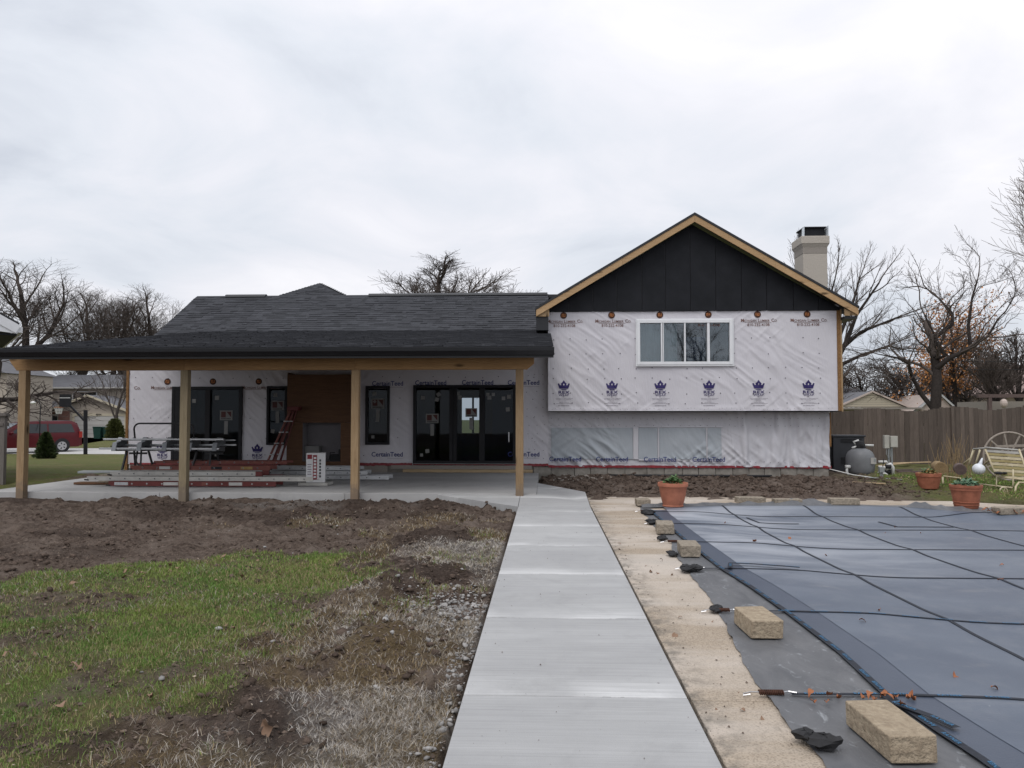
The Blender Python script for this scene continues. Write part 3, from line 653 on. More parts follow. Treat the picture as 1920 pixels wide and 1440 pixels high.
strip_mesh('cover_border', lambda y: E1(y) + .11 * (float(fbm(np.array(y * 3.1), np.array(1.7), 4, 6)) - .5), lambda y: P1(min(y, 12.5)) + .01, np.concatenate([yl, np.arange(12.45, 13.0, .07)]), 14, flap_z, M['tarp'], cover)
# far border: crumpled black sheet
V = []; nf = 120
for j in range(10):
    for i in range(nf):
        x = 1.6 + 11 * i / (nf - 1); y0 = float(far_y(x)); wdt = .30 + .10 * math.sin(x * 3.1) + (.45 if x > 6 else 0) * min(1, (x - 6) * 2 if x > 6 else 0)
        V.append((x, y0 - .03 + wdt * j / 9))
V = np.array(V); zf = -.004 + .012 + (.28 + .25 * (V[:, 0] > 5.6)) * np.maximum(0, fbm(V[:, 0] * 2.6, V[:, 1] * 4, 4, 18) - .46) * smooth(.02, .16, V[:, 1] - far_y(V[:, 0]))
np_mesh('cover_border', np.column_stack([V, zf]), grid_faces(nf, 10), M['tarp'], cover, smooth=True, w=True)

def strap(pts, width, name, parent, text=0, zoff=.009, zf=None, fold=0):
    zf = zf or (lambda x, y: cover_z(x, y))
    pts = [Vector(p) for p in pts]; out = []
    for a, b in zip(pts[:-1], pts[1:]):
        n = max(1, int((b - a).length / .06)); out += [a.lerp(b, k / n) for k in range(n)]
    out.append(pts[-1]); mb = MB(); L = []; R_ = []
    for i, p in enumerate(out):
        d = (out[min(i + 1, len(out) - 1)] - out[max(i - 1, 0)]).normalized(); nrm = Vector((-d.y, d.x, 0)) * width / 2
        z = (p.z if len(p) > 2 and p.z else float(zf(p.x, p.y))) + zoff
        L.append((p.x - nrm.x, p.y - nrm.y, z)); R_.append((p.x + nrm.x, p.y + nrm.y, z))
    n = len(out); low = [(x, y, z - .003) for x, y, z in L + R_]
    mb.add(L + R_ + low, [(i, i + 1, n + i + 1, n + i) for i in range(n - 1)] + [(i, 2 * n + i, 2 * n + i + 1, i + 1) for i in range(n - 1)] + [(n + i, n + i + 1, 3 * n + i + 1, 3 * n + i) for i in range(n - 1)])
    o = mb.build(name, M['strap'], parent, w=True)
    if text:
        vs, fs = text_mesh('RAYNER', .031, .0008, 'CENTER', 1.15); tm = MB(); acc = 0; nxt = .12
        for i in range(1, len(out)):
            acc += (out[i] - out[i - 1]).length
            if acc > nxt:
                nxt += .235; d = (out[i] - out[i - 1]).normalized()
                if d.x < -.1: d = -d
                nr = Vector((-d.y, d.x)); q = []
                for vx, vy, _ in vs:
                    X = out[i].x + d.x * vx + nr.x * (vy - .013); Y = out[i].y + d.y * vx + nr.y * (vy - .013)
                    q.append((X, Y, float(zf(X, Y)) + zoff + .004))
                tm.add(q, fs)
        if tm.v:
            l = tm.build('lettering', M['strapblue'], o); l.matrix_parent_inverse = Matrix(); tag(l, kind='stuff')
            l.parent = o
    return o
mixz = lambda x, y: float(cover_z(x, y)) if x > P1(y) else max(float(cover_z(x, y)), float(flap_z(x, y)) + .006)
strap([(float(P1(y)), y) for y in np.arange(1.4, 12.5, .1)], .044, 'perimeter_strap', cover, 1, .008, mixz)
for i, yy in enumerate(XST):
    pts = [(float(E1(yy)) + .14, yy), (1.85, yy + .02), (3.2, yy - .02), (6, yy), (12.4, yy - .1)]
    strap(pts, .027, 'cross_strap', cover, 1 if i < 2 else 0, .009, mixz)
for xx in (3.02, 4.38, 5.9, 7.4, 8.9):
    strap([(xx - .05, float(far_y(xx)) - .02), (xx - .08, 9.5), (xx, 7.4), (xx + .04, 5.2), (xx + .02, 2)], .030, 'length_strap', cover, 0, .009)
for a, b, c_, d_ in ((3.1, 11.5, 3.72, 12.0), (4.98, 11.25, 5.85, 11.75)):
    strap([(a, d_), (a + .05, b), (c_, b)], .035, 'step_strap', cover, 0, .011)
strap([(1.80, 4.24), (1.80, 4.12), (1.90, 3.95), (1.955, 3.80)], .045, 'loose_strap_end', cover, 1, .02)
strap([(1.80, 7.62), (1.86, 7.86), (2.1, 7.83), (2.5, 7.72)], .045, 'loose_strap_end', cover, 1, .03)
for i, yy in enumerate(XST):     # spring anchors at the strap ends
    x0 = float(E1(yy)) + .14; z0 = .018
    sp = MB(); sp.tube([(x0 - .17 + .13 * k / 90, yy + .012 * math.cos(k * .9), z0 + .012 * math.sin(k * .9)) for k in range(91)], .0045, 5)
    sp.tube([(x0 - .17, yy, z0), (x0 - .04, yy, z0)], .009, 6)
    s0 = sp.build('spring', M['rust'], cover, w=True)
    hk = MB().tube([(x0 - .17, yy, z0), (x0 - .21, yy + .016, z0 - .005), (x0 - .25, yy + .010, z0 - .012), (x0 - .257, yy - .010, z0 - .014), (x0 - .22, yy - .014, z0 - .006)], .004, 5)
    hk.build('hook', M['chrome'], cover, w=True); MB().tube([(x0 - .05, yy, z0), (x0 - .01, yy + .02, z0), (x0 + .03, yy, z0)], .005, 5).build('buckle', M['chrome'], cover, w=True)
for (x, y, s_, sd) in ((1.24, 3.62, .11, 1), (1.30, 6.06, .075, 2), (1.42, 7.60, .11, 3), (1.36, 8.45, .07, 5), (1.5, 10.9, .12, 6), (1.46, 9.5, .09, 7), (1.62, 12.0, .14, 8)):
    rr = random.Random(sd); mb = MB()
    for k in range(4): mb.ball((x + rr.uniform(-.5, .5) * s_, y + rr.uniform(-.6, .6) * s_, .012 + rr.uniform(0, .25) * s_), s_ * rr.uniform(.45, .75), 9, 6, (1, rr.uniform(.6, 1.3), .38))
    mb.v = [(vx + rr.uniform(-.12, .12) * s_, vy + rr.uniform(-.12, .12) * s_, max(-.01, vz + rr.uniform(-.08, .08) * s_)) for vx, vy, vz in mb.v]
    mb.build('strap_pad', M['rubber'], cover, w=True)

# concrete blocks weighing the cover down
def rough_block(lx, ly, lz, seed, mat):
    rr = random.Random(seed); mb = MB().box(-lx / 2, lx / 2, -ly / 2, ly / 2, 0, lz)
    mb.v = [(x + rr.uniform(-.006, .006), y + rr.uniform(-.006, .006), z + rr.uniform(-.003, .003)) for x, y, z in mb.v]
    return mb
BL = [(1.575, 3.655, .21, .43, .115, 4, 'paver', 'largest tan concrete block at the near corner of the pool cover'),
      (1.485, 5.50, .215, .41, .12, 3, 'paver', 'tan concrete block by the second strap, left of the cover edge'),
      (1.565, 8.50, .21, .40, .12, -4, 'paverdark', 'weathered block in the middle of the row of three along the cover edge'),
      (1.56, 10.12, .22, .40, .12, -6, 'paverdark', 'weathered block just in front of the folded straps along the cover edge'),
      (1.655, 13.16, .22, .34, .10, 2, 'paverdark', 'small grey block beside the round terracotta pot'),
      (3.545, 13.50, .48, .20, .10, -1, 'paverdark', 'first flat block on the far cover edge right of the round pot'),
      (4.13, 13.37, .46, .20, .085, 2, 'paverdark', 'thin middle block of three on the far cover edge'),
      (5.075, 13.34, .48, .20, .10, -2, 'paverdark', 'third flat block on the far cover edge under the filter tank'),
      (7.12, 12.15, .46, .20, .10, 10, 'paverdark', 'block with orange leaves at the right of the ribbed terracotta pot')]
for i, (x, y, lx, ly, lz, rz, m, lb) in enumerate(BL):
    o = rough_block(lx, ly, lz, i, m).build('concrete_block', M[m], bevel=.007)
    o.location = (x, y, .006 if i < 5 else .012); o.rotation_euler = (0, 0, R(rz)); tag(o, lb, 'concrete block', 'blocks weighing down the pool cover')

# fallen leaves
def leaf_mesh(seed, mat, L=.075):
    rr = random.Random(seed); w = L * rr.uniform(.3, .5); n = 5; top = []; bot = []
    for k in range(n + 1):
        u = k / n; hw = w * math.sin(math.pi * min(1, u * .95 + .03)) * rr.uniform(.75, 1.1); z = .012 + .030 * math.sin(u * 3 + seed) * rr.uniform(.5, 1)
        top.append((u * L - L / 2, hw, z + rr.uniform(.0, .018))); bot.append((u * L - L / 2, -hw, z + rr.uniform(0, .018)))
    mid = [((a[0]), 0, (a[2] + b[2]) / 2 - .008) for a, b in zip(top, bot)]
    mb = MB().add(top + mid + bot, [(k, k + 1, n + 2 + k, n + 1 + k) for k in range(n)] + [(n + 1 + k, n + 2 + k, 2 * n + 3 + k, 2 * n + 2 + k) for k in range(n)])
    return mb.mesh('fallen_leaf', mat, True)
LM = [leaf_mesh(k, M['leaf']) for k in range(5)]; LO = [leaf_mesh(k + 9, M['leafo'], .055) for k in range(4)]
rr = random.Random(5)
def put_leaf(x, y, z, me, label, group, s=1):
    o = bpy.data.objects.new('fallen_leaf', me); COL.objects.link(o); o.location = (x, y, z); o.rotation_euler = (rr.uniform(-.2, .2), rr.uniform(-.2, .2), rr.uniform(0, 6.3)); o.scale = (s,) * 3
    return tag(o, label, 'leaf', group)
cnt = 0
while cnt < 85:
    x, y = rr.uniform(-5.2, -1.7), rr.uniform(3.0, 8.6) ** 1
    if float(lawn_mask(np.array(x), np.array(y))) < .35: continue
    put_leaf(x, y, float(ground_z(np.array(x), np.array(y))) + .012, rr.choice(LM), 'dry brown leaf lying on the patchy green lawn', 'dry leaves on the lawn', rr.uniform(.35, .85)); cnt += 1
for k in range(34):
    x, y = rr.uniform(2.2, 6.8), rr.uniform(3.2, 11.5)
    if x / y > .62: continue
    put_leaf(x, y, float(cover_z(x, y)) - .002, rr.choice(LO), 'small orange leaf lying on the blue grey pool cover', 'orange leaves on the pool cover', rr.uniform(.5, 1.15))
for k in range(16):
    put_leaf(rr.uniform(1.28, 1.95), 4.23 - abs(rr.gauss(0, .07)), .02, rr.choice(LO), 'small orange leaf caught along the nearest cross strap', 'orange leaves along the strap', rr.uniform(.5, .9))
for k in range(14):
    put_leaf(rr.uniform(6.75, 7.4), rr.uniform(12.0, 12.35), .03 + rr.uniform(0, .03), rr.choice(LO), 'orange leaf piled by the block right of the ribbed pot', 'orange leaves by the right block', rr.uniform(.8, 1.4))
for k in range(16):
    put_leaf(rr.uniform(.85, 1.25), rr.uniform(3.6, 10.5), -.014, rr.choice(LM), 'small brown leaf on the tan concrete strip', 'brown leaves on the concrete strip', rr.uniform(.3, .7))
o = put_leaf(-1.28, 3.42, .06, LM[1], 'large curled tan leaf standing upright on the soil mound', None, 1.7); o.rotation_euler = (.3, 1.1, 1.5)

# ------------------------------------------------------------------ the house
house = thing('house', 'low house under renovation in pale printed wrap with black gable and timber posted porch', 'house', (-2, 19.5, 0))
def B(name, mat, *boxes, parent=house, bevel=0, **k):
    mb = MB()
    for b in boxes: mb.box(*b)
    return mb.build(name, mat, parent, w=(parent is house), bevel=bevel, **k)
def sub(o, parent):      # sub-part of a house part: both already in world coordinates
    o.parent = parent; o.matrix_parent_inverse = Matrix(); return o

def wrinkle(x, z, seed, amp=.012, diag=1.0):
    x = np.asarray(x, float); z = np.asarray(z, float); r = 0
    for k, (ang, fq, wgt) in enumerate(((-42, 8.5, 1.0), (-31, 14, .55), (38, 11, .5), (-58, 7.0, .55), (-46, 19, .3))):
        a = R(ang); u = x * math.cos(a) + z * math.sin(a); v = -x * math.sin(a) + z * math.cos(a)
        rid = 1 - np.abs(2 * vnoise(u * .55 + 9, v * fq + .6 * vnoise(u * 2, v * 2, seed), seed + k * 5) - 1)
        msk = smooth(.46, .68, fbm(x * .75 + k * 4, z * .75 + seed, 3, seed + k))
        r = r + wgt * rid ** 3 * msk
    return amp * (r * diag + .5 * (fbm(x * 2.2, z * 2.2, 3, seed + 40) - .5))
def wrap_wall(x0, x1, z0, z1, Y, seed, amp, mat, openings=(), parent=house, step=.027, name='wall', extra=None):
    nx, nz = max(2, int((x1 - x0) / step)), max(2, int((z1 - z0) / step))
    X, Z = np.meshgrid(np.linspace(x0, x1, nx), np.linspace(z0, z1, nz))
    d = wrinkle(X, Z, seed, amp) + (extra(X, Z) if extra else 0)
    F_ = grid_faces(nx, nz); cx = X.ravel()[F_].mean(1); cz = Z.ravel()[F_].mean(1); keep = np.ones(len(F_), bool)
    for a, b, c, d_ in openings: keep &= ~((cx > a) & (cx < b) & (cz > c) & (cz < d_))
    o = np_mesh(name, np.stack([X, Y - d, Z], -1).reshape(-1, 3), F_[keep], mat, parent, smooth=True, w=parent is house)
    o['wy'] = Y
    return o, (lambda x, z: Y - wrinkle(x, z, seed, amp) - (extra(np.asarray(x, float), np.asarray(z, float)) if extra else 0))
def decal(name, vs, fs, x, z, wy, mat, parent, off=.007, label=None):
    P_ = [(x + a, float(wy(x + a, z + b)) - off, z + b) for a, b, _ in vs]
    return sub(MB().add(P_, fs).build(name, mat), parent)

DL, DR = (-9.61, -7.77, .31, 2.27), (-3.34, -.73, .31, 2.30)
WL, WR = (-7.13, -6.60, .77, 2.28), (-4.57, -3.95, .78, 2.28)
inset = lambda r, k=.05: (r[0] + k, r[1] - k, r[2] + k, r[3] - k)
droop = lambda X, Z: .0 * X
pw, pwy = wrap_wall(-10.77, .10, .27, 3.15, 19.5, 3, .020, M['wrap'], [inset(r) for r in (DL, DR, WL, WR)])
fold = lambda X, Z: .075 * smooth(.32, .78, fbm(X * 7, Z * 1.2 + X * 1.6, 3, 81)) * smooth(4.4, 4.8, X) + .012 * smooth(1.62, 1.4, Z) * 0
lw, lwy = wrap_wall(.10, 7.08, .24, 1.635, 19.5, 17, .042, M['wrap2'], extra=fold)
ub = lambda X, Z: .02 * smooth(1.80, 1.66, Z) * vnoise(X * 2.2, Z * 12, 5)
UW = (2.29, 4.63, 2.775, 3.885)
uw, uwy = wrap_wall(.09, 7.17, 1.64, 4.12, 19.1, 29, .023, M['wrap'], [inset(UW)], extra=ub)
# bodies behind the sheets
B('side_wall', M['wrap'], (7.10, 7.24, 19.12, 27.4, 1.64, 4.25), (6.98, 7.06, 19.53, 27.4, .0, 1.63))
B('side_wall', M['black'], (.12, .22, 19.14, 27.4, 2.6, 4.2))
B('side_wall', M['wrap'], (-10.75, -10.66, 19.52, 28.3, .0, 2.75))
B('overhang_soffit', M['black'], (.10, 7.16, 19.12, 19.52, 1.615, 1.638))
B('corner_board', M['osb'], (7.172, 7.252, 19.075, 19.12, 1.64, 4.12)); B('corner_board', M['pine'], (7.254, 7.29, 19.08, 19.7, 1.62, 4.13))
B('corner_board', M['osb'], (-10.835, -10.773, 19.46, 19.55, .1, 2.7)); B('corner_board', M['osb'], (7.083, 7.13, 19.47, 19.53, .75, 1.6))
# foundation
fo = B('foundation', M['block'], (-10.74, .0, 19.53, 19.75, -.2, .26), (.0, 7.06, 19.60, 19.75, -.2, .22))
bx = [-.28, .16, .75, 1.15, 1.58, 2.02, 2.57, 3.0, 3.45, 3.85, 4.27, 4.70, 5.1, 5.48, 5.88, 6.28, 6.68, 7.06]
for a, b in zip(bx[:-1], bx[1:]): sub(B('block', M['block'], (a + .005, b - .005, 19.475 + random.uniform(0, .012), 19.6, -.1, .225), parent=None, bevel=.008), fo)
sub(B('base_board', M['stuccodark'], (-10.7, -4.0, 19.48, 19.52, .07, .262), parent=None), fo)
for a, b, z0, z1 in ((-3.9, -.32, .165, .26), (-3.6, -.30, .082, .158)): sub(B('base_board', M['lumber'] if z0 < .1 else M['stuccodark'], (a, b, 19.455, 19.52, z0, z1), parent=None), fo)
def ragged(x0, x1, z0, z1, Y, n, seed):
    rr = random.Random(seed); mb = MB(); top, bot = [], []
    for i in range(n + 1):
        x = x0 + (x1 - x0) * i / n; top.append((x, Y - rr.uniform(0, .006), z1 + rr.uniform(-.006, .010))); bot.append((x, Y - .004 - rr.uniform(0, .008), z0 + rr.uniform(-.012, .008)))
    back = [(x, Y + .02, z) for x, y, z in top]
    mb.add(top + bot + back, [(i, i + n + 1, i + n + 2, i + 1) for i in range(n)] + [(i, i + 1, 2 * n + 3 + i, 2 * n + 2 + i) for i in range(n)]); return mb
sub(ragged(-10.7, -6.6, .262, .30, 19.47, 60, 1).build('red_tape', M['redtape']), pw)
sub(ragged(-4.7, -3.36, .25, .315, 19.468, 30, 2).build('red_tape', M['redtape']), pw); sub(ragged(-3.34, -.72, .268, .295, 19.466, 40, 3).build('red_tape', M['redtape']), pw)
sub(ragged(-.71, .10, .25, .305, 19.468, 20, 4).build('red_tape', M['redtape']), pw); sub(ragged(.10, 7.12, .215, .268, 19.462, 120, 5).build('red_tape', M['redtape']), lw)

# ---- prints on the wrap
def crown():
    vs, fs = [], []
    def poly(p):
        n = len(vs); vs.extend([(x, z, 0) for x, z in p]); fs.append(tuple(range(n, n + len(p))))
    poly([(-.150, .085), (-.118, .098), (-.092, .050), (-.058, .048), (-.074, .088), (-.040, .118), (0, .175), (.040, .118), (.074, .088), (.058, .048), (.092, .050), (.118, .098), (.150, .085), (.108, -.036), (-.108, -.036)])
    poly([(-.085, -.060), (-.045, -.049), (.045, -.049), (.085, -.060), (.045, -.070), (-.045, -.070)])
    return vs, fs
CV, CF = crown()
KEY = ([(-.012, .045, 0), (.012, .045, 0), (.014, .075, 0), (0, .092, 0), (-.014, .075, 0)], [(0, 1, 2, 3, 4)])
def txt(s, size, bold=.0, dx=0, dz=0, sx=1.0, spacing=1.0):
    vs, fs = text_mesh(s, size, bold, 'CENTER', spacing); return [(a * sx + dx, b + dz, 0) for a, b, c in vs], fs
REX, WRP = txt('REX', .098, .0025, 0, -.158, 1.5, 1.08), txt('WRAP', .062, .001, 0, -.218, 1.35, 1.12)
def fine():
    vs, fs = [], []; rr = random.Random(3)
    for z, w, h, gp in ((-.245, .03, .016, 1), (-.285, .20, .008, 12), (-.31, .19, .007, 12), (-.345, .06, .008, 5), (-.385, .11, .007, 8), (-.41, .19, .008, 13), (-.465, .14, .014, 9)):
        x = -w
        while x < w:
            l = 2 * w / gp * rr.uniform(.6, .95); n = len(vs); vs += [(x, z, 0), (x + l, z, 0), (x + l, z + h, 0), (x, z + h, 0)]; fs.append((n, n + 1, n + 2, n + 3)); x += 2 * w / gp
    return vs, fs
FN = fine()
def logo_crown(x, z, wy, parent, tail=True):
    vs, fs = list(CV), list(CF)
    for a, b in (REX, WRP): n = len(vs); vs += a; fs += [tuple(i + n for i in f) for f in b]
    decal('printed_mark', vs, fs, x, z, wy, M['purple'], parent, .012)
    decal('printed_mark', KEY[0], KEY[1], x, z, wy, M['wrap'], parent, .016)
    if tail: decal('printed_mark', FN[0], FN[1], x, z, wy, M['grayprint'], parent, .009)
for x in (.48, 1.67, 2.86, 4.05, 5.25, 6.46): logo_crown(x, 2.225, uwy, uw)
logo_crown(-9.86, .63, pwy, pw); logo_crown(-7.37, .63, pwy, pw)
DISC = ([(math.cos(a) * .085, math.sin(a) * .085, 0) for a in np.linspace(0, 2 * math.pi, 21)[:-1]], [tuple(range(20))])
MLv, MLf = [], []
for x0, x1, z0, z1 in ((-.045, -.028, -.035, .04), (-.045, .0, .025, .04), (-.012, .004, -.035, .04), (.004, .03, -.035, -.018), (.02, .045, .005, .02), (.03, .045, -.035, .04)):
    n = len(MLv); MLv += [(x0, z0, 0), (x1, z0, 0), (x1, z1, 0), (x0, z1, 0)]; MLf.append((n, n + 1, n + 2, n + 3))
ML1 = [txt('M', .115, .001), txt('ICHIGAN', .082, .0008), txt('L', .115, .001), txt('UMBER', .082, .0008), txt('C', .115, .001), txt('O.', .082, .0008)]
def lumber_text():
    vs, fs = [], []; x = -.47
    for (a, b), gap in zip(ML1, (.004, .045, .004, .045, .004, 0)):
        lo = min(p[0] for p in a); hi = max(p[0] for p in a); n = len(vs); vs += [(p[0] - lo + x, p[1], 0) for p in a]; fs += [tuple(i + n for i in f) for f in b]; x += hi - lo + gap
    c = sum((min(p[0] for p in vs), max(p[0] for p in vs))) / 2
    vs = [((p[0] - c) * .92, p[1], 0) for p in vs]
    n = len(vs); vs += [(-.36, -.022, 0), (.30, -.022, 0), (.30, -.014, 0), (-.36, -.014, 0)]; fs.append((n, n + 1, n + 2, n + 3)); return vs, fs
LT = lumber_text(); PH = txt('810-232-4108', .098, .0008, 0, -.105, .98)
def lumber_mark(x, z, wy, parent, text=True):
    decal('printed_badge', DISC[0], DISC[1], x, z, wy, M['badge'], parent, .008)
    decal('printed_badge', MLv, MLf, x, z, wy, M['orangeprint'], parent, .011)
    if text:
        decal('lettering', LT[0], LT[1], x + .04, z - .185, wy, M['brownprint'], parent, .009); decal('lettering', PH[0], PH[1], x + .02, z - .185, wy, M['brownprint'], parent, .009)
for i, x in enumerate((.48, 1.67, 2.86, 4.05, 5.25, 6.46)): lumber_mark(x, 4.015, uwy, uw, i not in (2,) )
for x in (-9.76, -8.56, -7.36): lumber_mark(x, 2.40, pwy, pw, False)
co = txt('Co.', .12, .001); decal('lettering', co[0], co[1], -10.55, 2.2, pwy, M['brownprint'], pw, .009)
for x in (-9.75, -7.36): decal('lettering', LT[0], LT[1], x, 2.21, pwy, M['brownprint'], pw, .009)
CT = txt('CertainTeed', .165, .0022, 0, -.05, .96); CTS = txt('HOUSE WRAP', .03, 0) 
def ct(x, z, wy, parent, k=1.0, off=.010):
    vs = [(a * k, b * k, 0) for a, b, c in CT[0]]; decal('lettering', vs, CT[1], x, z, wy, M['navy'], parent, off)
    n = [(.0, -.098, 0), (.40, -.098, 0), (.40, -.092, 0), (.0, -.092, 0)]; decal('printed_mark', n, [(0, 1, 2, 3)], x, z, wy, M['grayprint'], parent, .010)
for x, z in ((-4.01, 2.34), (-2.90, 2.355), (-1.70, 2.36), (-.53, 2.355), (-4.01, .53), (-.53, .54)): ct(x, z, pwy, pw)
for x in (.52, 1.69, 2.885, 4.09): ct(x, .425, lwy, lw, 1.0, .080)
# staples and cap nails, too small to pick apart
def nails(xs, zs, wy, parent, skip=None, r=.014):
    vs, fs = [], []; rr = random.Random(9)
    for x in xs:
        for z in zs:
            if rr.random() < .12: continue
            X, Z = x + rr.uniform(-.035, .035), z + rr.uniform(-.02, .02)
            if skip and any(a < X < b and c < Z < d for a, b, c, d in skip): continue
            n = len(vs); y = float(wy(X, Z)) - .012
            vs += [(X + r * math.cos(k * 1.0472), y, Z + r * math.sin(k * 1.0472)) for k in range(6)]; fs.append(tuple(range(n, n + 6)))
    return tag(sub(MB().add(vs, fs).build('cap_nail', M['nail']), parent), kind='stuff')
nails(np.arange(.25, 7.1, .405), (1.83, 2.07, 2.44, 2.69, 3.05, 3.42), uwy, uw, [UW])
nails(np.arange(.2, 7.1, .11), (1.69,), uwy, uw, None, .006)
nails(np.arange(-10.6, .1, .43), (.5, .95, 1.45, 1.95, 2.5), pwy, pw, [DL, DR, WL, WR, (-6.5, -4.7, 0, 3)], .013)
nails(np.arange(.2, 7.0, .17), (.36, 1.27, 1.45), lwy, lw, None, .009); nails(np.arange(-.62, .1, .2), np.arange(.45, 2.6, .21), pwy, pw, None, .010)

# ---- windows and doors
def frame(x0, x1, z0, z1, Y, w, d, mat, parent, name='frame', mull=(), mw=.05):
    mb = MB().box(x0, x0 + w, Y - d, Y + .05, z0, z1).box(x1 - w, x1, Y - d, Y + .05, z0, z1).box(x0 + w + .001, x1 - w - .001, Y - d + .002, Y + .05, z0, z0 + w).box(x0 + w + .001, x1 - w - .001, Y - d + .002, Y + .05, z1 - w, z1)
    for m in mull:
        m, ww = m if isinstance(m, tuple) else (m, mw)
        mb.box(m - ww / 2, m + ww / 2, Y - d + .008, Y + .045, z0 + w + .001, z1 - w - .001)
    return sub(mb.build(name, mat, None, bevel=.004), parent)
def panes(xs, z0, z1, Y, mat, parent):
    for a, b in xs: sub(MB().box(a, b, Y, Y + .006, z0, z1).build('pane', mat), parent)
def opening(name, r=None, kind=None, label=None):
    o = bpy.data.objects.new(name, None); link(o, house); o.matrix_parent_inverse = Matrix.Translation(house.location).inverted()
    if label: o['label'] = label
    return o
def sticker(parent, x, z, Y, s=.08, rot=0, mat='dimpaper', h=None):
    h = h or s; p = [(-s / 2, -h / 2), (s / 2, -h / 2), (s / 2, h / 2), (-s / 2, h / 2)]; c, sn = math.cos(rot), math.sin(rot)
    q = [(x + a * c - b * sn, Y, z + a * sn + b * c) for a, b in p]; q += [(a, b + .002, c_) for a, b, c_ in q]
    sub(MB().add(q, [(0, 1, 2, 3), (7, 6, 5, 4)]).build('sticker', M[mat]), parent)
def brand_sticker(parent, x, z, Y, w=.30, h=.25, tail=.28):
    sticker(parent, x, z, Y, w, 0, 'dimpaper', h)
    mb = MB().add([(x - w * .40, Y - .003, z - h * .22), (x - .01, Y - .003, z - h * .22), (x - .01, Y - .003, z + h * .38), (x - w * .40, Y - .003, z + h * .38)], [(0, 1, 2, 3)])
    mb.add([(x + .01, Y - .003, z + h * .38), (x + w * .40, Y - .003, z - h * .22), (x + w * .40, Y - .003, z + h * .38)], [(0, 1, 2)]); sub(mb.build('sticker', M['stickerred']), parent)
    mb = MB()
    for k in range(7): a = x - w * .38 + k * w * .11; mb.add([(a, Y - .003, z - h * .40), (a + w * .08, Y - .003, z - h * .40), (a + w * .08, Y - .003, z - h * .31), (a, Y - .003, z - h * .31)], [(0, 1, 2, 3)])
    sub(mb.build('sticker', M['frame']), parent)
    sticker(parent, x + .0, z - h / 2 - tail / 2 - .02, Y, .095, random.uniform(-.05, .05), 'dimpaper', tail)
Yg = 19.50; YS = 19.49
d = opening('patio_door'); frame(*DR, 19.5, .07, .075, M['frame'], d, mull=((-2.37, .09), (-2.27, .09), (-1.585, .14)))
panes(((-3.27, -2.42), (-2.22, -1.655), (-1.515, -.80)), .38, 2.23, Yg, M['darkglass'], d)
brand_sticker(d, -2.86, 1.45, YS, .33, .24, .30); brand_sticker(d, -1.86, 1.60, YS, .30, .22, .30)
for x, z, s_, r_ in ((-3.1, 1.98, .1, 0), (-2.70, 2.06, .10, .6), (-2.74, 1.93, .10, -.25), (-2.30 + .1, 2.08, .09, 0), (-2.16, 1.98, .10, 0), (-1.44, 2.06, .08, 0), (-1.40, 1.98, .10, 0), (-1.30, 2.06, .08, 0), (-1.04, 1.96, .09, 0), (-.90, 2.0, .10, 0), (-.93, 1.68, .10, .1), (-2.98, .62, .10, .1), (-3.13, .52, .08, 0)): sticker(d, x, z, YS, s_, r_)
sub(MB().tube([(-.90, 19.40, .86), (-.90, 19.38, .90), (-.90, 19.38, 1.06), (-.90, 19.40, 1.10)], .014, 8).build('handle', M['white']), d)
sub(MB().box(-3.33, -.74, 19.40, 19.46, .297, .312).build('sill', M['dimpaper']), d)
d = opening('patio_door', DL); frame(*DL, 19.5, .08, .075, M['frame'], d, mull=((-9.48, .18), (-8.67, .13)))
panes(((-9.38, -8.74), (-8.60, -7.85)), .39, 2.19, Yg, M['darkglass'], d)
brand_sticker(d, -8.20, 1.53, YS, .33, .25, .34)
for x, z, s_ in ((-8.45, 1.98, .11), (-9.05, 1.90, .10), (-8.44, .52, .09), (-9.2, .5, .08)): sticker(d, x, z, YS, s_)
d = opening('window', WL); frame(*WL, 19.5, .06, .07, M['frame'], d); panes(((WL[0] + .06, WL[1] - .06),), WL[2] + .06, WL[3] - .06, Yg, M['darkglass'], d)
brand_sticker(d, -6.86, 1.78, YS, .33, .25, .3); sticker(d, -6.92, 2.05, YS, .1); sticker(d, -6.98, 1.12, YS, .1, -.2)
d = opening('window', WR); frame(*WR, 19.5, .06, .07, M['frame'], d); panes(((WR[0] + .06, WR[1] - .06),), WR[2] + .06, WR[3] - .06, Yg, M['darkglass'], d)
brand_sticker(d, -4.26, 1.83, YS, .34, .26, .32); sticker(d, -4.35, 2.08, YS, .1); sticker(d, -4.38, .98, YS, .08); sticker(d, -4.34, 1.88, YS - .005, .07, .7)
d = opening("window", UW, None, "white framed sliding window"); frame(*UW, 19.1, .075, .075, M['white'], d, mull=((2.895, .035), (2.935, .02), (3.465, .035), (4.05, .04), (4.02, .02)))
mbt = MB().box(UW[0] - .035, UW[1] + .035, 19.04, 19.07, UW[2] - .04, UW[2] + .001).box(UW[0] - .03, UW[0] - .001, 19.045, 19.07, UW[2], UW[3] + .03).box(UW[1] + .001, UW[1] + .03, 19.045, 19.07, UW[2], UW[3] + .03).box(UW[0], UW[1], 19.047, 19.07, UW[3] + .001, UW[3] + .03)
sub(mbt.build('sill', M['white'], None, bevel=.004), d)
panes(((2.366, 2.876), (2.946, 3.446), (3.485, 4.0), (4.072, 4.555)), UW[2] + .075, UW[3] - .075, 19.10, M['glass'], d)
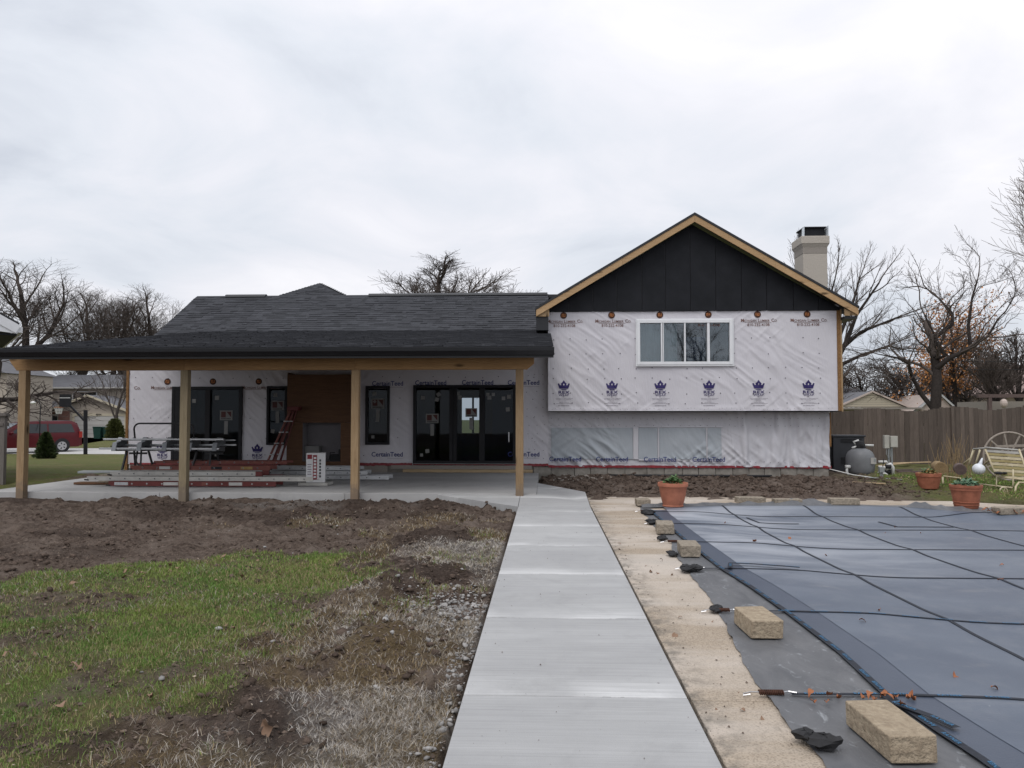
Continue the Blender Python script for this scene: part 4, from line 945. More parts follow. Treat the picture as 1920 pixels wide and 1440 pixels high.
def curtain(x0, x1, z0, z1, Y, mat, amp, parent, name='curtain'):
    n = 60; X = np.linspace(x0, x1, n); top = [(x, Y + amp * math.sin(x * 34) + amp * .6 * math.sin(x * 61 + 1), z1) for x in X]; bot = [(x, y - .01, z0) for x, y, _ in top]
    return sub(MB().add(top + bot, [(i, i + 1, n + i + 1, n + i) for i in range(n - 1)]).build(name, mat, None, smooth=True), parent)
curtain(2.33, 3.05, 2.8, 3.87, 19.28, M['curtain'], .012, d); curtain(3.02, 3.32, 2.8, 3.85, 19.33, M['curtain'], .02, d); curtain(3.5, 4.04, 2.8, 3.5, 19.45, M['roomblue'], .004, d)
# dim rooms behind the glass
def room(x0, x1, y0, y1, z0, z1, hole=None, mat='room'):
    mb = MB().box(x0 - .06, x0, y0, y1, z0, z1).box(x1, x1 + .06, y0, y1, z0, z1).box(x0, x1, y0, y1, z0 - .06, z0).box(x0, x1, y0, y1, z1, z1 + .06)
    if hole:
        a, b, c, e_ = hole; mb.box(x0, a, y1, y1 + .06, z0, z1).box(b, x1, y1, y1 + .06, z0, z1).box(a, b, y1, y1 + .06, z0, c).box(a, b, y1, y1 + .06, e_, z1)
        mb.box((a + b) / 2 - .03, (a + b) / 2 + .03, y1 + .01, y1 + .05, c, e_)
    else: mb.box(x0, x1, y1, y1 + .06, z0, z1)
    return mb.build('room', M[mat], house, w=True)
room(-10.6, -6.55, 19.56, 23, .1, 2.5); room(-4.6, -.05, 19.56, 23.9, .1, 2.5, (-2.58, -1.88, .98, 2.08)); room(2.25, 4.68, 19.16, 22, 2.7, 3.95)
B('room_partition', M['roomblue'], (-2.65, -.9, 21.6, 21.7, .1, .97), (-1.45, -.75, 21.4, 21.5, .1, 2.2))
# covered windows of the lower level, seen through the sheet
fz = (.43, 1.215)
for a, b in ((.17, 2.22), (2.36, 2.835), (2.885, 4.035), (4.085, 4.42)):
    o, _ = wrap_wall(a, b, fz[0], fz[1], 19.474, 17, .040, M['film'], parent=None, name='covered_pane'); sub(o, lw)
mb = MB().box(2.225, 2.355, 19.455, 19.50, .42, 1.23).box(2.84, 2.88, 19.462, 19.5, .42, 1.225).box(4.04, 4.08, 19.462, 19.5, .42, 1.225).box(2.36, 4.46, 19.458, 19.5, 1.22, 1.25).box(2.36, 4.46, 19.458, 19.5, .385, .425)
sub(mb.build('covered_frame', M['wrap2'], None, bevel=.01), lw)
# ---- gable
SLL, SLR = (6.40 - 4.10) / (3.67 + .2), (6.40 - 4.09) / (7.55 - 3.67)
topz = lambda x: 6.40 - (3.67 - x) * SLL if x < 3.67 else 6.40 - (x - 3.67) * SLR
gb = opening('gable', None)
sx = [.10, .61, 1.21, 1.80, 2.42, 3.0, 3.61, 4.23, 4.86, 5.47, 6.12, 6.72, 7.25]
for a, b in zip(sx[:-1], sx[1:]):
    a2, b2 = a + .007, b - .007; p = [(a2, 4.105), (b2, 4.105), (b2, max(4.11, topz(b2) - .14))]
    if a < 3.67 < b: p.append((3.67, topz(3.67) - .14))
    p.append((a2, max(4.11, topz(a2) - .14)))
    sub(MB().prism(p, 19.05 + random.uniform(0, .006), 19.09, lambda x, z, y: (x, y, z)).build('panel', M['black'], None, bevel=.003), gb)
for a in sx[1:-1]: sub(MB().box(a - .004, a + .004, 19.078, 19.09, 4.11, topz(a) - .16).build('seam', M['fascia']), gb)
sub(MB().prism([(.1, 4.1), (7.25, 4.1), (7.25, topz(7.25) - .1), (3.67, 6.27), (.1, topz(.1) - .1)], 19.092, 19.14, lambda x, z, y: (x, y, z)).build('backing', M['black']), gb)
gr = opening('gable_roof', None)
def slope_slab(x0, x1, za, zb, y0, y1, th, name, mat, parent):
    return sub(MB().add([(x0, y0, za), (x1, y0, zb), (x1, y1, zb), (x0, y1, za), (x0, y0, za - th), (x1, y0, zb - th), (x1, y1, zb - th), (x0, y1, za - th)],
        [(0, 1, 2, 3), (7, 6, 5, 4), (0, 4, 5, 1), (1, 5, 6, 2), (2, 6, 7, 3), (3, 7, 4, 0)]).build(name, mat), parent)
slope_slab(-.22, 3.67, 4.165, 6.475, 18.70, 27.7, .06, 'roof_deck', M['fascia'], gr); slope_slab(3.67, 7.57, 6.475, 4.155, 18.70, 27.7, .06, 'roof_deck', M['fascia'], gr)
for k, (xa, za, xb, zb) in enumerate(((-.20, 4.112, 1.9, 5.36), (1.903, 5.3617, 3.668, 6.41), (3.672, 6.41, 5.6, 5.262), (5.603, 5.26, 7.55, 4.10))):
    h = .165; sub(MB().add([(xa, 18.715, za), (xb, 18.715, zb), (xb, 18.715, zb - h), (xa, 18.715, za - h), (xa, 18.752, za), (xb, 18.752, zb), (xb, 18.752, zb - h), (xa, 18.752, za - h)],
        [(3, 2, 1, 0), (4, 5, 6, 7), (0, 1, 5, 4), (1, 2, 6, 5), (2, 3, 7, 6), (3, 0, 4, 7)]).build('rake_board', M['rake']), gr)
slope_slab(-.18, 3.66, 4.055, 6.345, 18.76, 19.06, .025, 'soffit', M['fascia'], gr); slope_slab(3.68, 7.53, 6.345, 4.05, 18.76, 19.06, .025, 'soffit', M['fascia'], gr)
sub(MB().prism([(-.2, 3.95), (.12, 3.95), (.12, 4.14), (-.2, 3.97)], 18.756, 18.80, lambda x, z, y: (x, y, z)).build('eave_return', M['pine']), gr)
sub(MB().prism([(7.24, 3.93), (7.55, 3.93), (7.55, 3.95), (7.24, 4.10)], 18.756, 18.80, lambda x, z, y: (x, y, z)).build('eave_return', M['pine']), gr)
sub(MB().box(-.20, .10, 18.82, 27, 3.62, 3.94).build('fascia', M['fascia']), gr); sub(MB().box(7.26, 7.56, 18.81, 27, 3.86, 3.925).build('fascia', M['fascia']), gr)
# ---- shingled roofs
def shingles(orig, u, s, width, length, expo=.145, seed=0, clip=None, th=.012, tri=None):
    rr = random.Random(seed); u, s = Vector(u).normalized(), Vector(s).normalized(); nrm = u.cross(s).normalized(); o0 = Vector(orig); vs, fs = [], []
    n = int(length / expo) + 1
    for j in range(n):
        x = -rr.uniform(0, .3); t0 = j * expo; t1 = min(length + .01, t0 + expo + .02)
        while x < width:
            w = rr.choice((.12, .18, .22, .30, .36)); lo_, hi_ = (0, width) if tri is None else (tri * t0 / length, width - (width - tri) * t0 / length); a, b = max(lo_, x), min(hi_, x + w); x += w
            if b - a < .02: continue
            if clip and not clip((a + b) / 2, t0 + expo / 2): continue
            up = th * rr.choice((.6, 1, 1, 1.7)); dt = rr.uniform(-.006, .006)
            q = [o0 + u * a + s * (t0 + dt) + nrm * up, o0 + u * b + s * (t0 + dt) + nrm * up, o0 + u * b + s * t1 + nrm * .002, o0 + u * a + s * t1 + nrm * .002, o0 + u * a + s * (t0 + dt), o0 + u * b + s * (t0 + dt)]
            k = len(vs); vs += q; fs += [(k, k + 1, k + 2, k + 3), (k + 4, k + 5, k + 1, k)]
    return MB().add(vs, fs)
SM, SP = .5833, .1472
rf = opening('roof', None)
def deckq(pts, th, name, mat, parent): 
    n = len(pts); return sub(MB().add([p for p in pts] + [(x, y, z - th) for x, y, z in pts], [tuple(range(n)), tuple(range(2 * n - 1, n - 1, -1))] + [(i, n + i, n + (i + 1) % n, (i + 1) % n) for i in range(n)]).build(name, mat), parent)
deckq([(-11.1, 20.5, 3.289), (.12, 20.5, 3.289), (.12, 24, 5.33), (-11.1, 24, 5.33)], .10, 'roof_deck', M['fascia'], rf)
deckq([(-11.1, 24, 5.33), (2.0, 24, 5.33), (2.0, 29, 2.41), (-11.1, 29, 2.41)], .10, 'roof_deck', M['fascia'], rf)
L = math.hypot(3.5, 3.5 * SM)
tag(sub(shingles((-11.12, 20.5, 3.294), (1, 0, 0), (0, 1, SM), 11.25, L, seed=1).build('shingles', M['shingle']), rf), kind='stuff')
for a, b in ((-10.15, -8.85), (-5.55, .10)): sub(MB().prism([(23.86, 5.30), (24.14, 5.30), (24.08, 5.37), (24, 5.395), (23.92, 5.37)], a, b, lambda y, z, x: (x, y, z)).build('ridge_vent', M['fascia']), rf)
sub(MB().prism([(23.86, 5.262), (24.14, 5.262), (24, 5.350)], -11.1, .1, lambda y, z, x: (x, y, z)).build('ridge_cap', M['shingle']), rf)
# hipped roof rising behind the ridge
pk = Vector((-8.08, 27.2, 6.30)); bl, br = Vector((-9.35, 24.6, 5.24)), Vector((-6.05, 24.6, 5.24))
deckq([tuple(bl), tuple(br), tuple(pk)], .05, 'hip_deck', M['shingle'], rf); deckq([tuple(br), (-5.0, 30.5, 4.9), tuple(pk)], .05, 'hip_deck', M['shingle'], rf); deckq([tuple(pk), (-10.6, 30, 5.2), tuple(bl)], .05, 'hip_deck', M['shingle'], rf)
uh = (br - bl).normalized(); sh = (pk - bl) - uh * (pk - bl).dot(uh); Lh = sh.length; wh = (br - bl).length; pu = (pk - bl).dot(uh)
tag(sub(shingles(bl, uh, sh, wh, Lh, seed=3, tri=pu).build('shingles', M['shingle']), rf), kind='stuff')
u2 = (Vector((-5.0, 30.5, 4.9)) - br); s2 = (pk - br) - u2.normalized() * (pk - br).dot(u2.normalized())
tag(sub(shingles(br, u2, s2, u2.length, s2.length, seed=4, tri=(pk - br).dot(u2.normalized())).build('shingles', M['shingle']), rf), kind='stuff')
pr_ = opening('porch_roof', None)
PX0, PX1, PY0, PY1, PZ0 = -9.86, .15, 13.46, 21.55, 2.725
deckq([(PX0, PY0, PZ0), (PX1, PY0, PZ0), (PX1, PY1, PZ0 + (PY1 - PY0) * SP), (PX0, PY1, PZ0 + (PY1 - PY0) * SP)], .02, 'roof_deck', M['fascia'], pr_)
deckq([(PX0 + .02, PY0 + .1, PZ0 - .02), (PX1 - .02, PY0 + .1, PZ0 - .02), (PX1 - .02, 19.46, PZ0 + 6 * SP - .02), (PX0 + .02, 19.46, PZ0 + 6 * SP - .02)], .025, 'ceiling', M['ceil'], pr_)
for k in range(17):
    x = PX0 + .15 + k * .605; mb = MB().add([(x, 13.6, 2.60), (x + .04, 13.6, 2.60), (x + .04, 19.45, 3.38), (x, 19.45, 3.38), (x, 13.6, 2.695), (x + .04, 13.6, 2.695), (x + .04, 19.45, 3.55), (x, 19.45, 3.55)], [(0, 3, 2, 1), (4, 5, 6, 7), (0, 1, 5, 4), (1, 2, 6, 5), (2, 3, 7, 6), (3, 0, 4, 7)]); sub(mb.build('rafter', M['pinex']), pr_)
tag(sub(shingles((PX0 - .01, PY0 - .02, PZ0 + .003), (1, 0, 0), (0, 1, SP), PX1 - PX0 + .02, math.hypot(PY1 - PY0 + .02, (PY1 - PY0) * SP), seed=2, th=.013).build('shingles', M['shingle']), pr_), kind='stuff')
sub(MB().box(PX0 - .02, PX1 + .01, 13.47, 13.51, 2.535, 2.715).build('fascia', M['fascia']), pr_)
mb = MB().prism([(13.468, 2.575), (13.40, 2.578), (13.378, 2.615), (13.352, 2.65), (13.345, 2.702), (13.36, 2.702), (13.366, 2.66), (13.40, 2.60), (13.468, 2.592)], PX0 - .03, PX1 + .02, lambda y, z, x: (x, y, z))
mb.box(PX0 - .032, PX0 - .028, 13.35, 13.468, 2.58, 2.70).box(PX1 + .018, PX1 + .022, 13.35, 13.468, 2.58, 2.70); sub(mb.build('gutter', M['fascia']), pr_)
sub(MB().box(PX0 - .03, PX1 + .02, 13.352, 13.49, 2.703, 2.712).build('drip_edge', M['fascia']), pr_)
for x0, x1, l in ((-10.05, -6.70, 1), (-6.697, -3.49, 0), (-3.487, -.19, 2)):
    p = [(x0 + (.14 if l == 1 else 0), 2.362), (x1 - (.13 if l == 2 else 0), 2.362), (x1, 2.47 if l == 2 else 2.362), (x1, 2.60), (x0, 2.60), (x0, 2.55 if l == 1 else 2.362)]
    mb = MB().prism(p, 13.995, 14.06, lambda x, z, y: (x, y, z)).prism(p, 14.064, 14.13, lambda x, z, y: (x, y, z)); mb.build('beam', M['pinex'], house, w=True, bevel=.004)
for x, z0 in ((-9.79, -.10), (-6.695, -.10), (-3.485, -.10), (-.455, .03)):
    B('post', M['postgrey'] if x == -6.695 else M['post'], (x - .07, x + .07, 13.992, 14.132, z0, 2.360), bevel=.006)
# fireplace chase in bare plywood
fp = opening('fireplace', None)
FX0, FX1, OX0, OX1, OZ0, OZ1, FY = -6.43, -4.80, -6.03, -5.07, .38, 1.34, 18.95
for b in ((FX0, OX0, FY, FY + .02, .085, OZ1), (OX1, FX1, FY, FY + .02, .085, OZ1), (OX0 + .001, OX1 - .001, FY, FY + .02, .085, OZ0), (FX0, FX1, FY + .001, FY + .02, OZ1 + .003, 2.55), (FX0, FX0 + .02, FY + .022, 19.48, .085, 2.6), (FX1 - .02, FX1, FY + .022, 19.48, .085, 2.6)):
    sub(MB().box(*b).build('plywood_panel', M['ply']), fp)
sub(MB().box(OX0 - .02, OX1 + .02, 19.40, 19.44, OZ0 - .02, OZ1 + .02).box(OX0 - .03, OX0, FY + .022, 19.4, OZ0, OZ1).box(OX1, OX1 + .03, FY + .022, 19.4, OZ0, OZ1).box(OX0, OX1, FY + .022, 19.4, OZ1, OZ1 + .03).box(OX0, OX1, FY + .022, 19.4, OZ0 - .03, OZ0).build('firebox', M['grayboard']), fp)
sub(MB().box(-5.36, -5.10, 19.05, 19.3, OZ0, .55).box(-5.13, -5.09, 19.0, 19.35, OZ0, .68).tube([(-5.36, 19.0, .42), (-5.34, 19.0, .60), (-5.22, 19.0, .60)], .015, 6).build('grate', M['rubber']), fp)
sub(MB().box(OX0 + .01, -5.66, 19.1, 19.38, OZ0, .76).build('liner_board', M['dimpaper']), fp)
# chimney
ch = opening('chimney', None)
sub(MB().box(7.69, 8.40, 23.0, 23.8, -.1, 6.34).build('shaft', M['stucco'], None, bevel=.01), ch)
sub(MB().box(7.685, 8.405, 22.995, 23.805, 6.341, 6.52).build('band', M['stuccodark'], None, bevel=.006), ch)
sub(MB().add([(7.64, 22.95, 6.62), (8.45, 22.95, 6.62), (8.45, 23.85, 6.62), (7.64, 23.85, 6.62), (7.69, 23.0, 6.521), (8.40, 23.0, 6.521), (8.40, 23.8, 6.521), (7.69, 23.8, 6.521)], [(0, 4, 5, 1), (1, 5, 6, 2), (2, 6, 7, 3), (3, 7, 4, 0), (0, 1, 2, 3), (7, 6, 5, 4)]).build('corbel', M['stucco']), ch)
sub(MB().box(7.63, 8.46, 22.94, 23.86, 6.622, 6.86).build('crown_course', M['stucco'], None, bevel=.02), ch)
sub(MB().box(7.78, 8.36, 23.1, 23.7, 6.862, 7.12).box(7.74, 8.40, 23.05, 23.75, 7.121, 7.16).build('flue_cap', M['black'], None, bevel=.005), ch)
sub(MB().add([(7.655, 22.97, 6.862), (7.73, 22.97, 6.862), (7.735, 22.97, 7.15), (7.665, 22.97, 7.08), (7.655, 22.985, 6.862), (7.73, 22.985, 6.862), (7.735, 22.985, 7.15), (7.665, 22.985, 7.08)], [(0, 1, 2, 3), (7, 6, 5, 4), (0, 4, 5, 1), (1, 5, 6, 2), (2, 6, 7, 3), (3, 7, 4, 0)]).box(8.425, 8.44, 22.97, 23.5, 6.862, 7.17).build('flashing', M['clear']), ch)

# ------------------------------------------------------------------ things under the porch
def ladder(name, label, mat, x0, x1, y0, depth, z0, h, rung, capmat='darkmetal', endcap=None, tilt=0, group='ladders stacked on the patio', plates=()):
    L = x1 - x0; t_ = thing(name, label, 'ladder', ((x0 + x1) / 2, y0, z0), R(tilt), group); xa, xb = -L / 2, L / 2
    for yy in (0, depth):
        mb = MB().box(xa, xb, yy, yy + .008, 0, h).box(xa, xb, yy + (.009 if yy == 0 else -.026), yy + (.035 if yy == 0 else -.001), h - .007, h - .001).box(xa, xb, yy + (.009 if yy == 0 else -.026), yy + (.035 if yy == 0 else -.001), .001, .007)
        mb.build('rail', M[mat], t_)
    n = int(L / rung); off = (L - (n - 1) * rung) / 2
    for k in range(n):
        x = xa + off + k * rung; MB().tube([(x, -.006, h / 2), (x, depth + .012, h / 2)], .016, 8).build('rung', M['alu'], t_)
        MB().tube([(x, -.009, h / 2), (x, -.0065, h / 2)], .0125, 8).build('rung_end', M[capmat], t_)
    for (a, b, m) in plates: MB().box(xa + a, xa + b, -.0035, -.001, h * .18, h * .82).build('label_plate', M[m], t_)
    if endcap:
        for yy in (-.01, depth - .03): MB().box(xb - .12, xb + .02, yy - .006, yy + .045, -.004, h + .006).build('end_cap', M[endcap], t_, bevel=.006)
    for yy in (.004, depth): MB().tube([(xa - .02, yy, h * .2), (xa - .05, yy, h * .0 + .02), (xa + .04, yy, .012)], .016, 6).build('foot', M['rubber'], t_)
    return t_
ladder('extension_ladder', 'deep red ladder lying lowest at the front of the patio stack', 'redfg', -8.75, -5.35, 15.15, .42, .105, .095, .305, 'pale', None, .4, plates=((.12, .40, 'alu'), (1.12, 1.42, 'sticker'), (1.9, 2.02, 'fadedred'), (2.45, 2.72, 'sticker')))
ladder('extension_ladder', 'longest pale grey ladder lying directly on the deep red ladder', 'pale', -9.25, -4.62, 15.22, .42, .205, .085, .305, plates=((2.5, 2.7, 'sticker'),))
ladder('extension_ladder', 'light grey ladder with red end caps lying third up in the stack', 'pale', -8.85, -5.72, 15.36, .40, .295, .085, .305, 'darkmetal', 'redfg', .2, plates=((1.85, 2.1, 'sticker'),))
ladder('extension_ladder', 'faded red ladder with black maker plates lying on top of the stack', 'fadedred', -8.65, -5.68, 15.75, .40, .385, .09, .305, 'darkmetal', None, -.3, plates=((.62, .85, 'sticker'), (1.05, 1.3, 'stickerred'), (1.72, 1.95, 'frame'), (2.35, 2.6, 'straw')))
ladder('extension_ladder', 'brownish red ladder laid flat at the back, top of the stack', 'fadedred', -8.4, -5.5, 16.25, .4, .485, .06, .305, 'darkmetal', None, .5)
ladder('aluminium_ladder', 'aluminium ladder lying on the slab behind the white carton', 'alu', -5.9, -3.45, 17.0, .42, .10, .085, .29, 'darkmetal', None, -.5)
ladder('aluminium_ladder', 'aluminium ladder resting on another one behind the carton', 'alu', -6.3, -3.95, 17.05, .40, .20, .08, .29, 'darkmetal', None, .3)
ladder('aluminium_ladder', 'short aluminium ladder topmost in the pile beside the fireplace', 'alu', -6.2, -4.15, 17.2, .38, .292, .075, .29, 'darkmetal', None, .1)
for (x0, x1, y, z, rz, lb) in ((-9.85, -8.85, 15.9, .30, 3, 'long grey scaffold plank sticking out at the left of the ladder stack'), (-9.75, -8.7, 15.6, .09, 2, 'dark board lying on the slab left of the ladders')):
    o = MB().box(x0 - (x0 + x1) / 2, (x1 - x0) / 2, 0, .24, 0, .045).build('plank', M['galv' if z > .2 else 'ply'], None, bevel=.004); o.location = ((x0 + x1) / 2, y, z); o.rotation_euler = (0, 0, R(rz)); tag(o, lb, 'plank')
o = MB().box(-.13, .13, 0, .30, 0, .16).build('support_block', M['paverdark'], None, bevel=.006); o.location = (-9.1, 15.6, .137); tag(o, 'small grey block propping up the plank left of the ladders', 'block')
# carton
ct_ = thing('carton', 'tall white carton with red stripes standing in front of the fireplace', 'box', (-4.72, 15.75, .15), R(14))
MB().box(-.19, .19, -.14, .14, 0, .60).build('carton_body', M['card'], ct_, bevel=.004)
MB().box(-.055, .025, -.146, -.1405, .06, .56).build('stripe', M['redtape'], ct_)
MB().box(-.17, -.075, -.145, -.1405, .48, .57).build('stripe', M['redtape'], ct_)
for k in range(5): MB().box(-.165, -.085 - .01 * (k % 2), -.145, -.1405, .36 - k * .05, .378 - k * .05).build('print_bar', M['grayprint'], ct_)
for k in range(6): MB().box(.07, .105, -.145, -.1405, .10 + k * .065, .145 + k * .065).build('print_bar', M['darkmetal'], ct_)
for k in range(7): MB().box(-.04, .01, -.149, -.1465, .09 + k * .065, .13 + k * .065).build('print_bar', M['card'], ct_)
o = MB().box(-.3, .3, -.22, .22, 0, .058).build('plank', M['pale'], None, bevel=.004); o.location = (-4.72, 15.75, .088); tag(o, 'pale board under the white carton', 'board')
# red stepladder folded against the wall
sl_ = thing('stepladder', 'folded red stepladder leaning between the narrow window and the fireplace', 'stepladder', (-6.72, 18.6, .085))
top = (.50, .34, 1.60)
for dx, dy in ((0, 0), (.13, .05)):
    for s_ in (-.0, .22):
        MB().beam((-.10 + dx + s_ * .6, dy - .28 + s_, 0), (top[0] - .08 + dx * .4 + s_ * .25, top[1] + dy * .5 + s_ * .4 - .1, top[2] - .02), .06, .03).build('leg', M['redfg' if dx else 'fadedred'], sl_)
for k in range(5):
    u = .14 + k * .17; MB().beam((-.10 + u * .52, -.30 + u * .45, u * 1.58), (.03 + u * .50, -.08 + u * .42, u * 1.58), .07, .025).build('step', M['alu'], sl_)
MB().box(.38, .66, .08, .36, 1.56, 1.66).build('cap', M['redfg'], sl_, bevel=.01)
MB().box(-.05, .42, -.32, -.02, -.0, .06).build('foot_plate', M['redtape'], sl_, bevel=.006)
# sheet metal brake on its stand
br_ = thing('sheet_metal_brake', 'long sheet metal bending brake with silver rails standing behind the second post', 'brake', (-7.7, 16.4, .08))
bl_ = -7.7
def brx(px, Y=16.4): return bear(px) * Y - bl_
xa, xb = brx(205), brx(432)
for z, y, x0_, x1_, r in ((.93, -.18, xa, xb - .05, .018), (.73, -.24, xa - .05, xb - .12, .020), (.80, .12, xa + .1, xb + .10, .018), (.90, .2, xa + .3, xb + .05, .014), (.68, .10, xa + .2, xb - .2, .016)):
    MB().box(x0_, x1_, y - r * 1.6, y + r * 1.6, z - r, z + r).build('rail', M['alu'], br_, bevel=.004)
for k in range(5):
    x = xa + .28 + k * (xb - xa - .5) / 4
    MB().prism([(-.30, .68), (.16, .66), (.20, .93), (-.02, .97), (-.10, .88), (-.24, .86)], x - .05, x + .05, lambda y, z, q: (q, y, z)).build('bracket', M['mesh'], br_, bevel=.006)
MB().box(xa + .1, xb - .1, -.1, .06, .765, .785).build('clamp_bar', M['darkmetal'], br_)
for z0, z1, y in ((.93, 1.27, -.16), (.70, .36, -.05)):
    a, b = xa + .68, xa + 1.98; c = .12; s_ = 1 if z1 > z0 else -1; pts = [(a, y, z0)]
    for q in range(7): t_ = q / 6 * math.pi / 2; pts.append((a + c - c * math.cos(t_), y - .05, z1 - s_ * c + s_ * c * math.sin(t_)))
    for q in range(7): t_ = math.pi / 2 - q / 6 * math.pi / 2; pts.append((b - c + c * math.cos(t_), y - .05, z1 - s_ * c + s_ * c * math.sin(t_)))
    pts.append((b, y, z0)); MB().tube(pts, .019, 8).build('handle', M['darkmetal'], br_, smooth=True)
for x, dx in ((xa + .50, -.04), (xa + .82, .10), (xb - .65, -.08), (xb - .35, .06)):
    for y in (-.22, .2): MB().beam((x, y * .7, .68), (x + dx, y * 1.7, .0), .035, .035).build('leg', M['darkmetal'], br_)
for x in (xa + .5, xb - .5): MB().box(x - .02, x + .36, -.03, .03, .60, .64).build('cross_bar', M['darkmetal'], br_)

# ------------------------------------------------------------------ right side of the house
def pot(name, label, cat, loc, prof, mat, soil_z, soil_r, rings=()):
    p = thing(name, label, cat, loc, 0, 'terracotta pots by the pool')
    MB().lathe(prof, 36).build('pot_body', M[mat], p, smooth=True, auto=True)
    for r, z in rings: MB().lathe([(r, z - .006), (r + .006, z - .004), (r + .006, z + .004), (r, z + .006)], 36).build('ring', M[mat], p)
    MB().ball((0, 0, soil_z), soil_r, 16, 8, (1, 1, .12)).build('soil', M['potsoil'], p, smooth=True)
    return p
def foliage(parent, mat, n, spread, h, size, seed, z0, droop=.3, stems=False):
    rr = random.Random(seed); mb = MB(); st_ = MB()
    for k in range(n):
        a = rr.uniform(0, 6.283); r = spread * math.sqrt(rr.random()); z = z0 + h * (1 - (r / spread) ** 2 * .7) * rr.uniform(.35, 1.0)
        c = Vector((r * math.cos(a), r * math.sin(a), z)); L = size * rr.uniform(.6, 1.2); d = Vector((math.cos(a + rr.uniform(-1, 1)), math.sin(a + rr.uniform(-1, 1)), rr.uniform(-droop, .7))).normalized()
        s_ = d.cross(Vector((rr.uniform(-.3, .3), rr.uniform(-.3, .3), 1))).normalized() * L * .36; up = s_.cross(d).normalized() * L * .12
        mb.add([c - d * L * .5, c + s_ - up, c + d * L * .2 + s_ * .7, c + d * L * .55, c + d * L * .2 - s_ * .7, c - s_ - up, c + up * .6], [(0, 1, 6), (1, 2, 6), (2, 3, 6), (3, 4, 6), (4, 5, 6), (5, 0, 6)])
        if stems and k % 3 == 0: st_.tube([(c.x * .2, c.y * .2, z0 - .02), tuple(c)], .004, 4)
    o = tag(mb.build('foliage', M[mat], parent), kind='stuff')
    if stems: tag(st_.build('stems', M[mat], parent), kind='stuff')
    return o
p1 = pot('terracotta_pot', 'smooth round terracotta pot with a leafy green plant on the cover corner', 'plant pot', (2.13, 12.93, .008),
    [(.165, .0), (.175, .015), (.165, .03), (.185, .10), (.212, .22), (.228, .325), (.232, .33), (.247, .335), (.250, .385), (.244, .395), (.225, .39), (.215, .34)], 'terra', .345, .205)
foliage(p1, 'plant', 95, .15, .17, .085, 2, .36, .4, True)
p2 = pot('terracotta_pot', 'ribbed terracotta pot with a grey green succulent at the far cover edge', 'plant pot', (6.87, 12.9, .012),
    [(.170, 0), (.175, .01), (.200, .17), (.222, .285), (.232, .287), (.236, .318), (.228, .322), (.228, .328), (.240, .330), (.244, .372), (.238, .376), (.222, .372), (.21, .33)], 'terra2', .34, .205, ((.183, .055), (.192, .10)))
foliage(p2, 'succ', 130, .19, .15, .075, 4, .35, .5)
p3 = pot('terracotta_pot', 'dark terracotta bowl of withered plants on the grass near the fence', 'plant pot', (8.03, 16.5, -.01),
    [(.165, 0), (.18, .01), (.215, .15), (.232, .255), (.244, .258), (.248, .322), (.240, .326), (.222, .32), (.21, .27)], 'terra2', .28, .205)
foliage(p3, 'straw', 60, .18, .14, .08, 6, .28, .6, True); foliage(p3, 'plant', 22, .15, .18, .09, 7, .30, .2)

# pool filter and its pipes
ft = thing('pool_filter', 'grey round pool sand filter tank with black valve on top', 'pool filter', (8.24, 20.5, -.02))
MB().lathe([(.26, 0), (.30, .03), (.335, .10), (.35, .20), (.352, .42), (.335, .52), (.29, .60), (.22, .655), (.13, .69), (.12, .70)], 36).build('tank', M['tank'], ft, smooth=True)
MB().lathe([(.24, -.02), (.27, .0), (.24, .03)], 24).build('base', M['rubber'], ft)
MB().lathe([(.14, .695), (.145, .72), (.13, .735), (.125, .80), (.10, .84), (.09, .87), (.03, .885)], 20).box(-.05, .05, -.16, -.09, .74, .80).build('valve', M['rubber'], ft, smooth=True, auto=True)
MB().lathe([(.03, .0), (.032, .02), (.01, .024)], 12, (.02, -.13, .77)).build('gauge', M['chrome'], ft)
MB().tube([(.10, 0, .77), (.34, -.02, .765)], .028, 10).build('pipe', M['pvc'], ft, smooth=True); MB().tube([(-.10, 0, .78), (-.17, -.02, .86), (-.04, -.02, .90)], .026, 10).build('pipe', M['pvc'], ft, smooth=True); MB().tube([(-.10, -.03, .74), (-.22, -.05, .70)], .026, 10).build('pipe', M['pvc'], ft, smooth=True)
MB().box(.13, .27, -.342, -.325, .30, .46).build('label_plate', M['pale'], ft); MB().box(.21, .255, -.345, -.3425, .36, .43).build('label_plate', M['galv'], ft)
MB().tube([(-.36, -.2, .20), (-.42, -.2, .22), (-.43, -.2, .10), (-.40, -.22, .0)], .035, 10).tube([(-.46, -.2, .22), (-.34, -.2, .22)], .045, 10).build('pipe', M['pvc'], ft, smooth=True)
pm = thing('pool_pump', 'white pool pump with grey fittings on the ground beside the filter tank', 'pump', (8.68, 20.2, -.02))
for pts, r, m in (([(-.1, 0, .36), (.1, 0, .36), (.13, 0, .30)], .03, 'pvc'), ([(-.1, 0, .22), (.12, -.02, .20), (.20, -.02, .20)], .045, 'pvc'), ([(-.05, .05, .16), (.3, .05, .13)], .028, 'galv'), ([(-.16, -.1, .06), (-.02, -.1, .07), (.05, -.1, .03), (.04, -.1, -.02)], .042, 'pvc'), ([(.10, 0, .14), (.12, 0, .28), (.20, 0, .30), (.26, 0, .22), (.26, 0, .0)], .04, 'pvc'), ([(.05, -.05, .24), (.18, -.05, .23)], .055, 'rubber')):
    MB().tube(pts, r, 10).build('pipe', M[m], pm, smooth=True)
MB().ball((.14, .05, .10), .09, 12, 8, (1.2, 1, .9)).build('pump_body', M['rubber'], pm, smooth=True)
jb = thing('junction_box', 'small grey junction box on a short post in front of the pump', 'junction box', (8.01, 18.7, -.03))
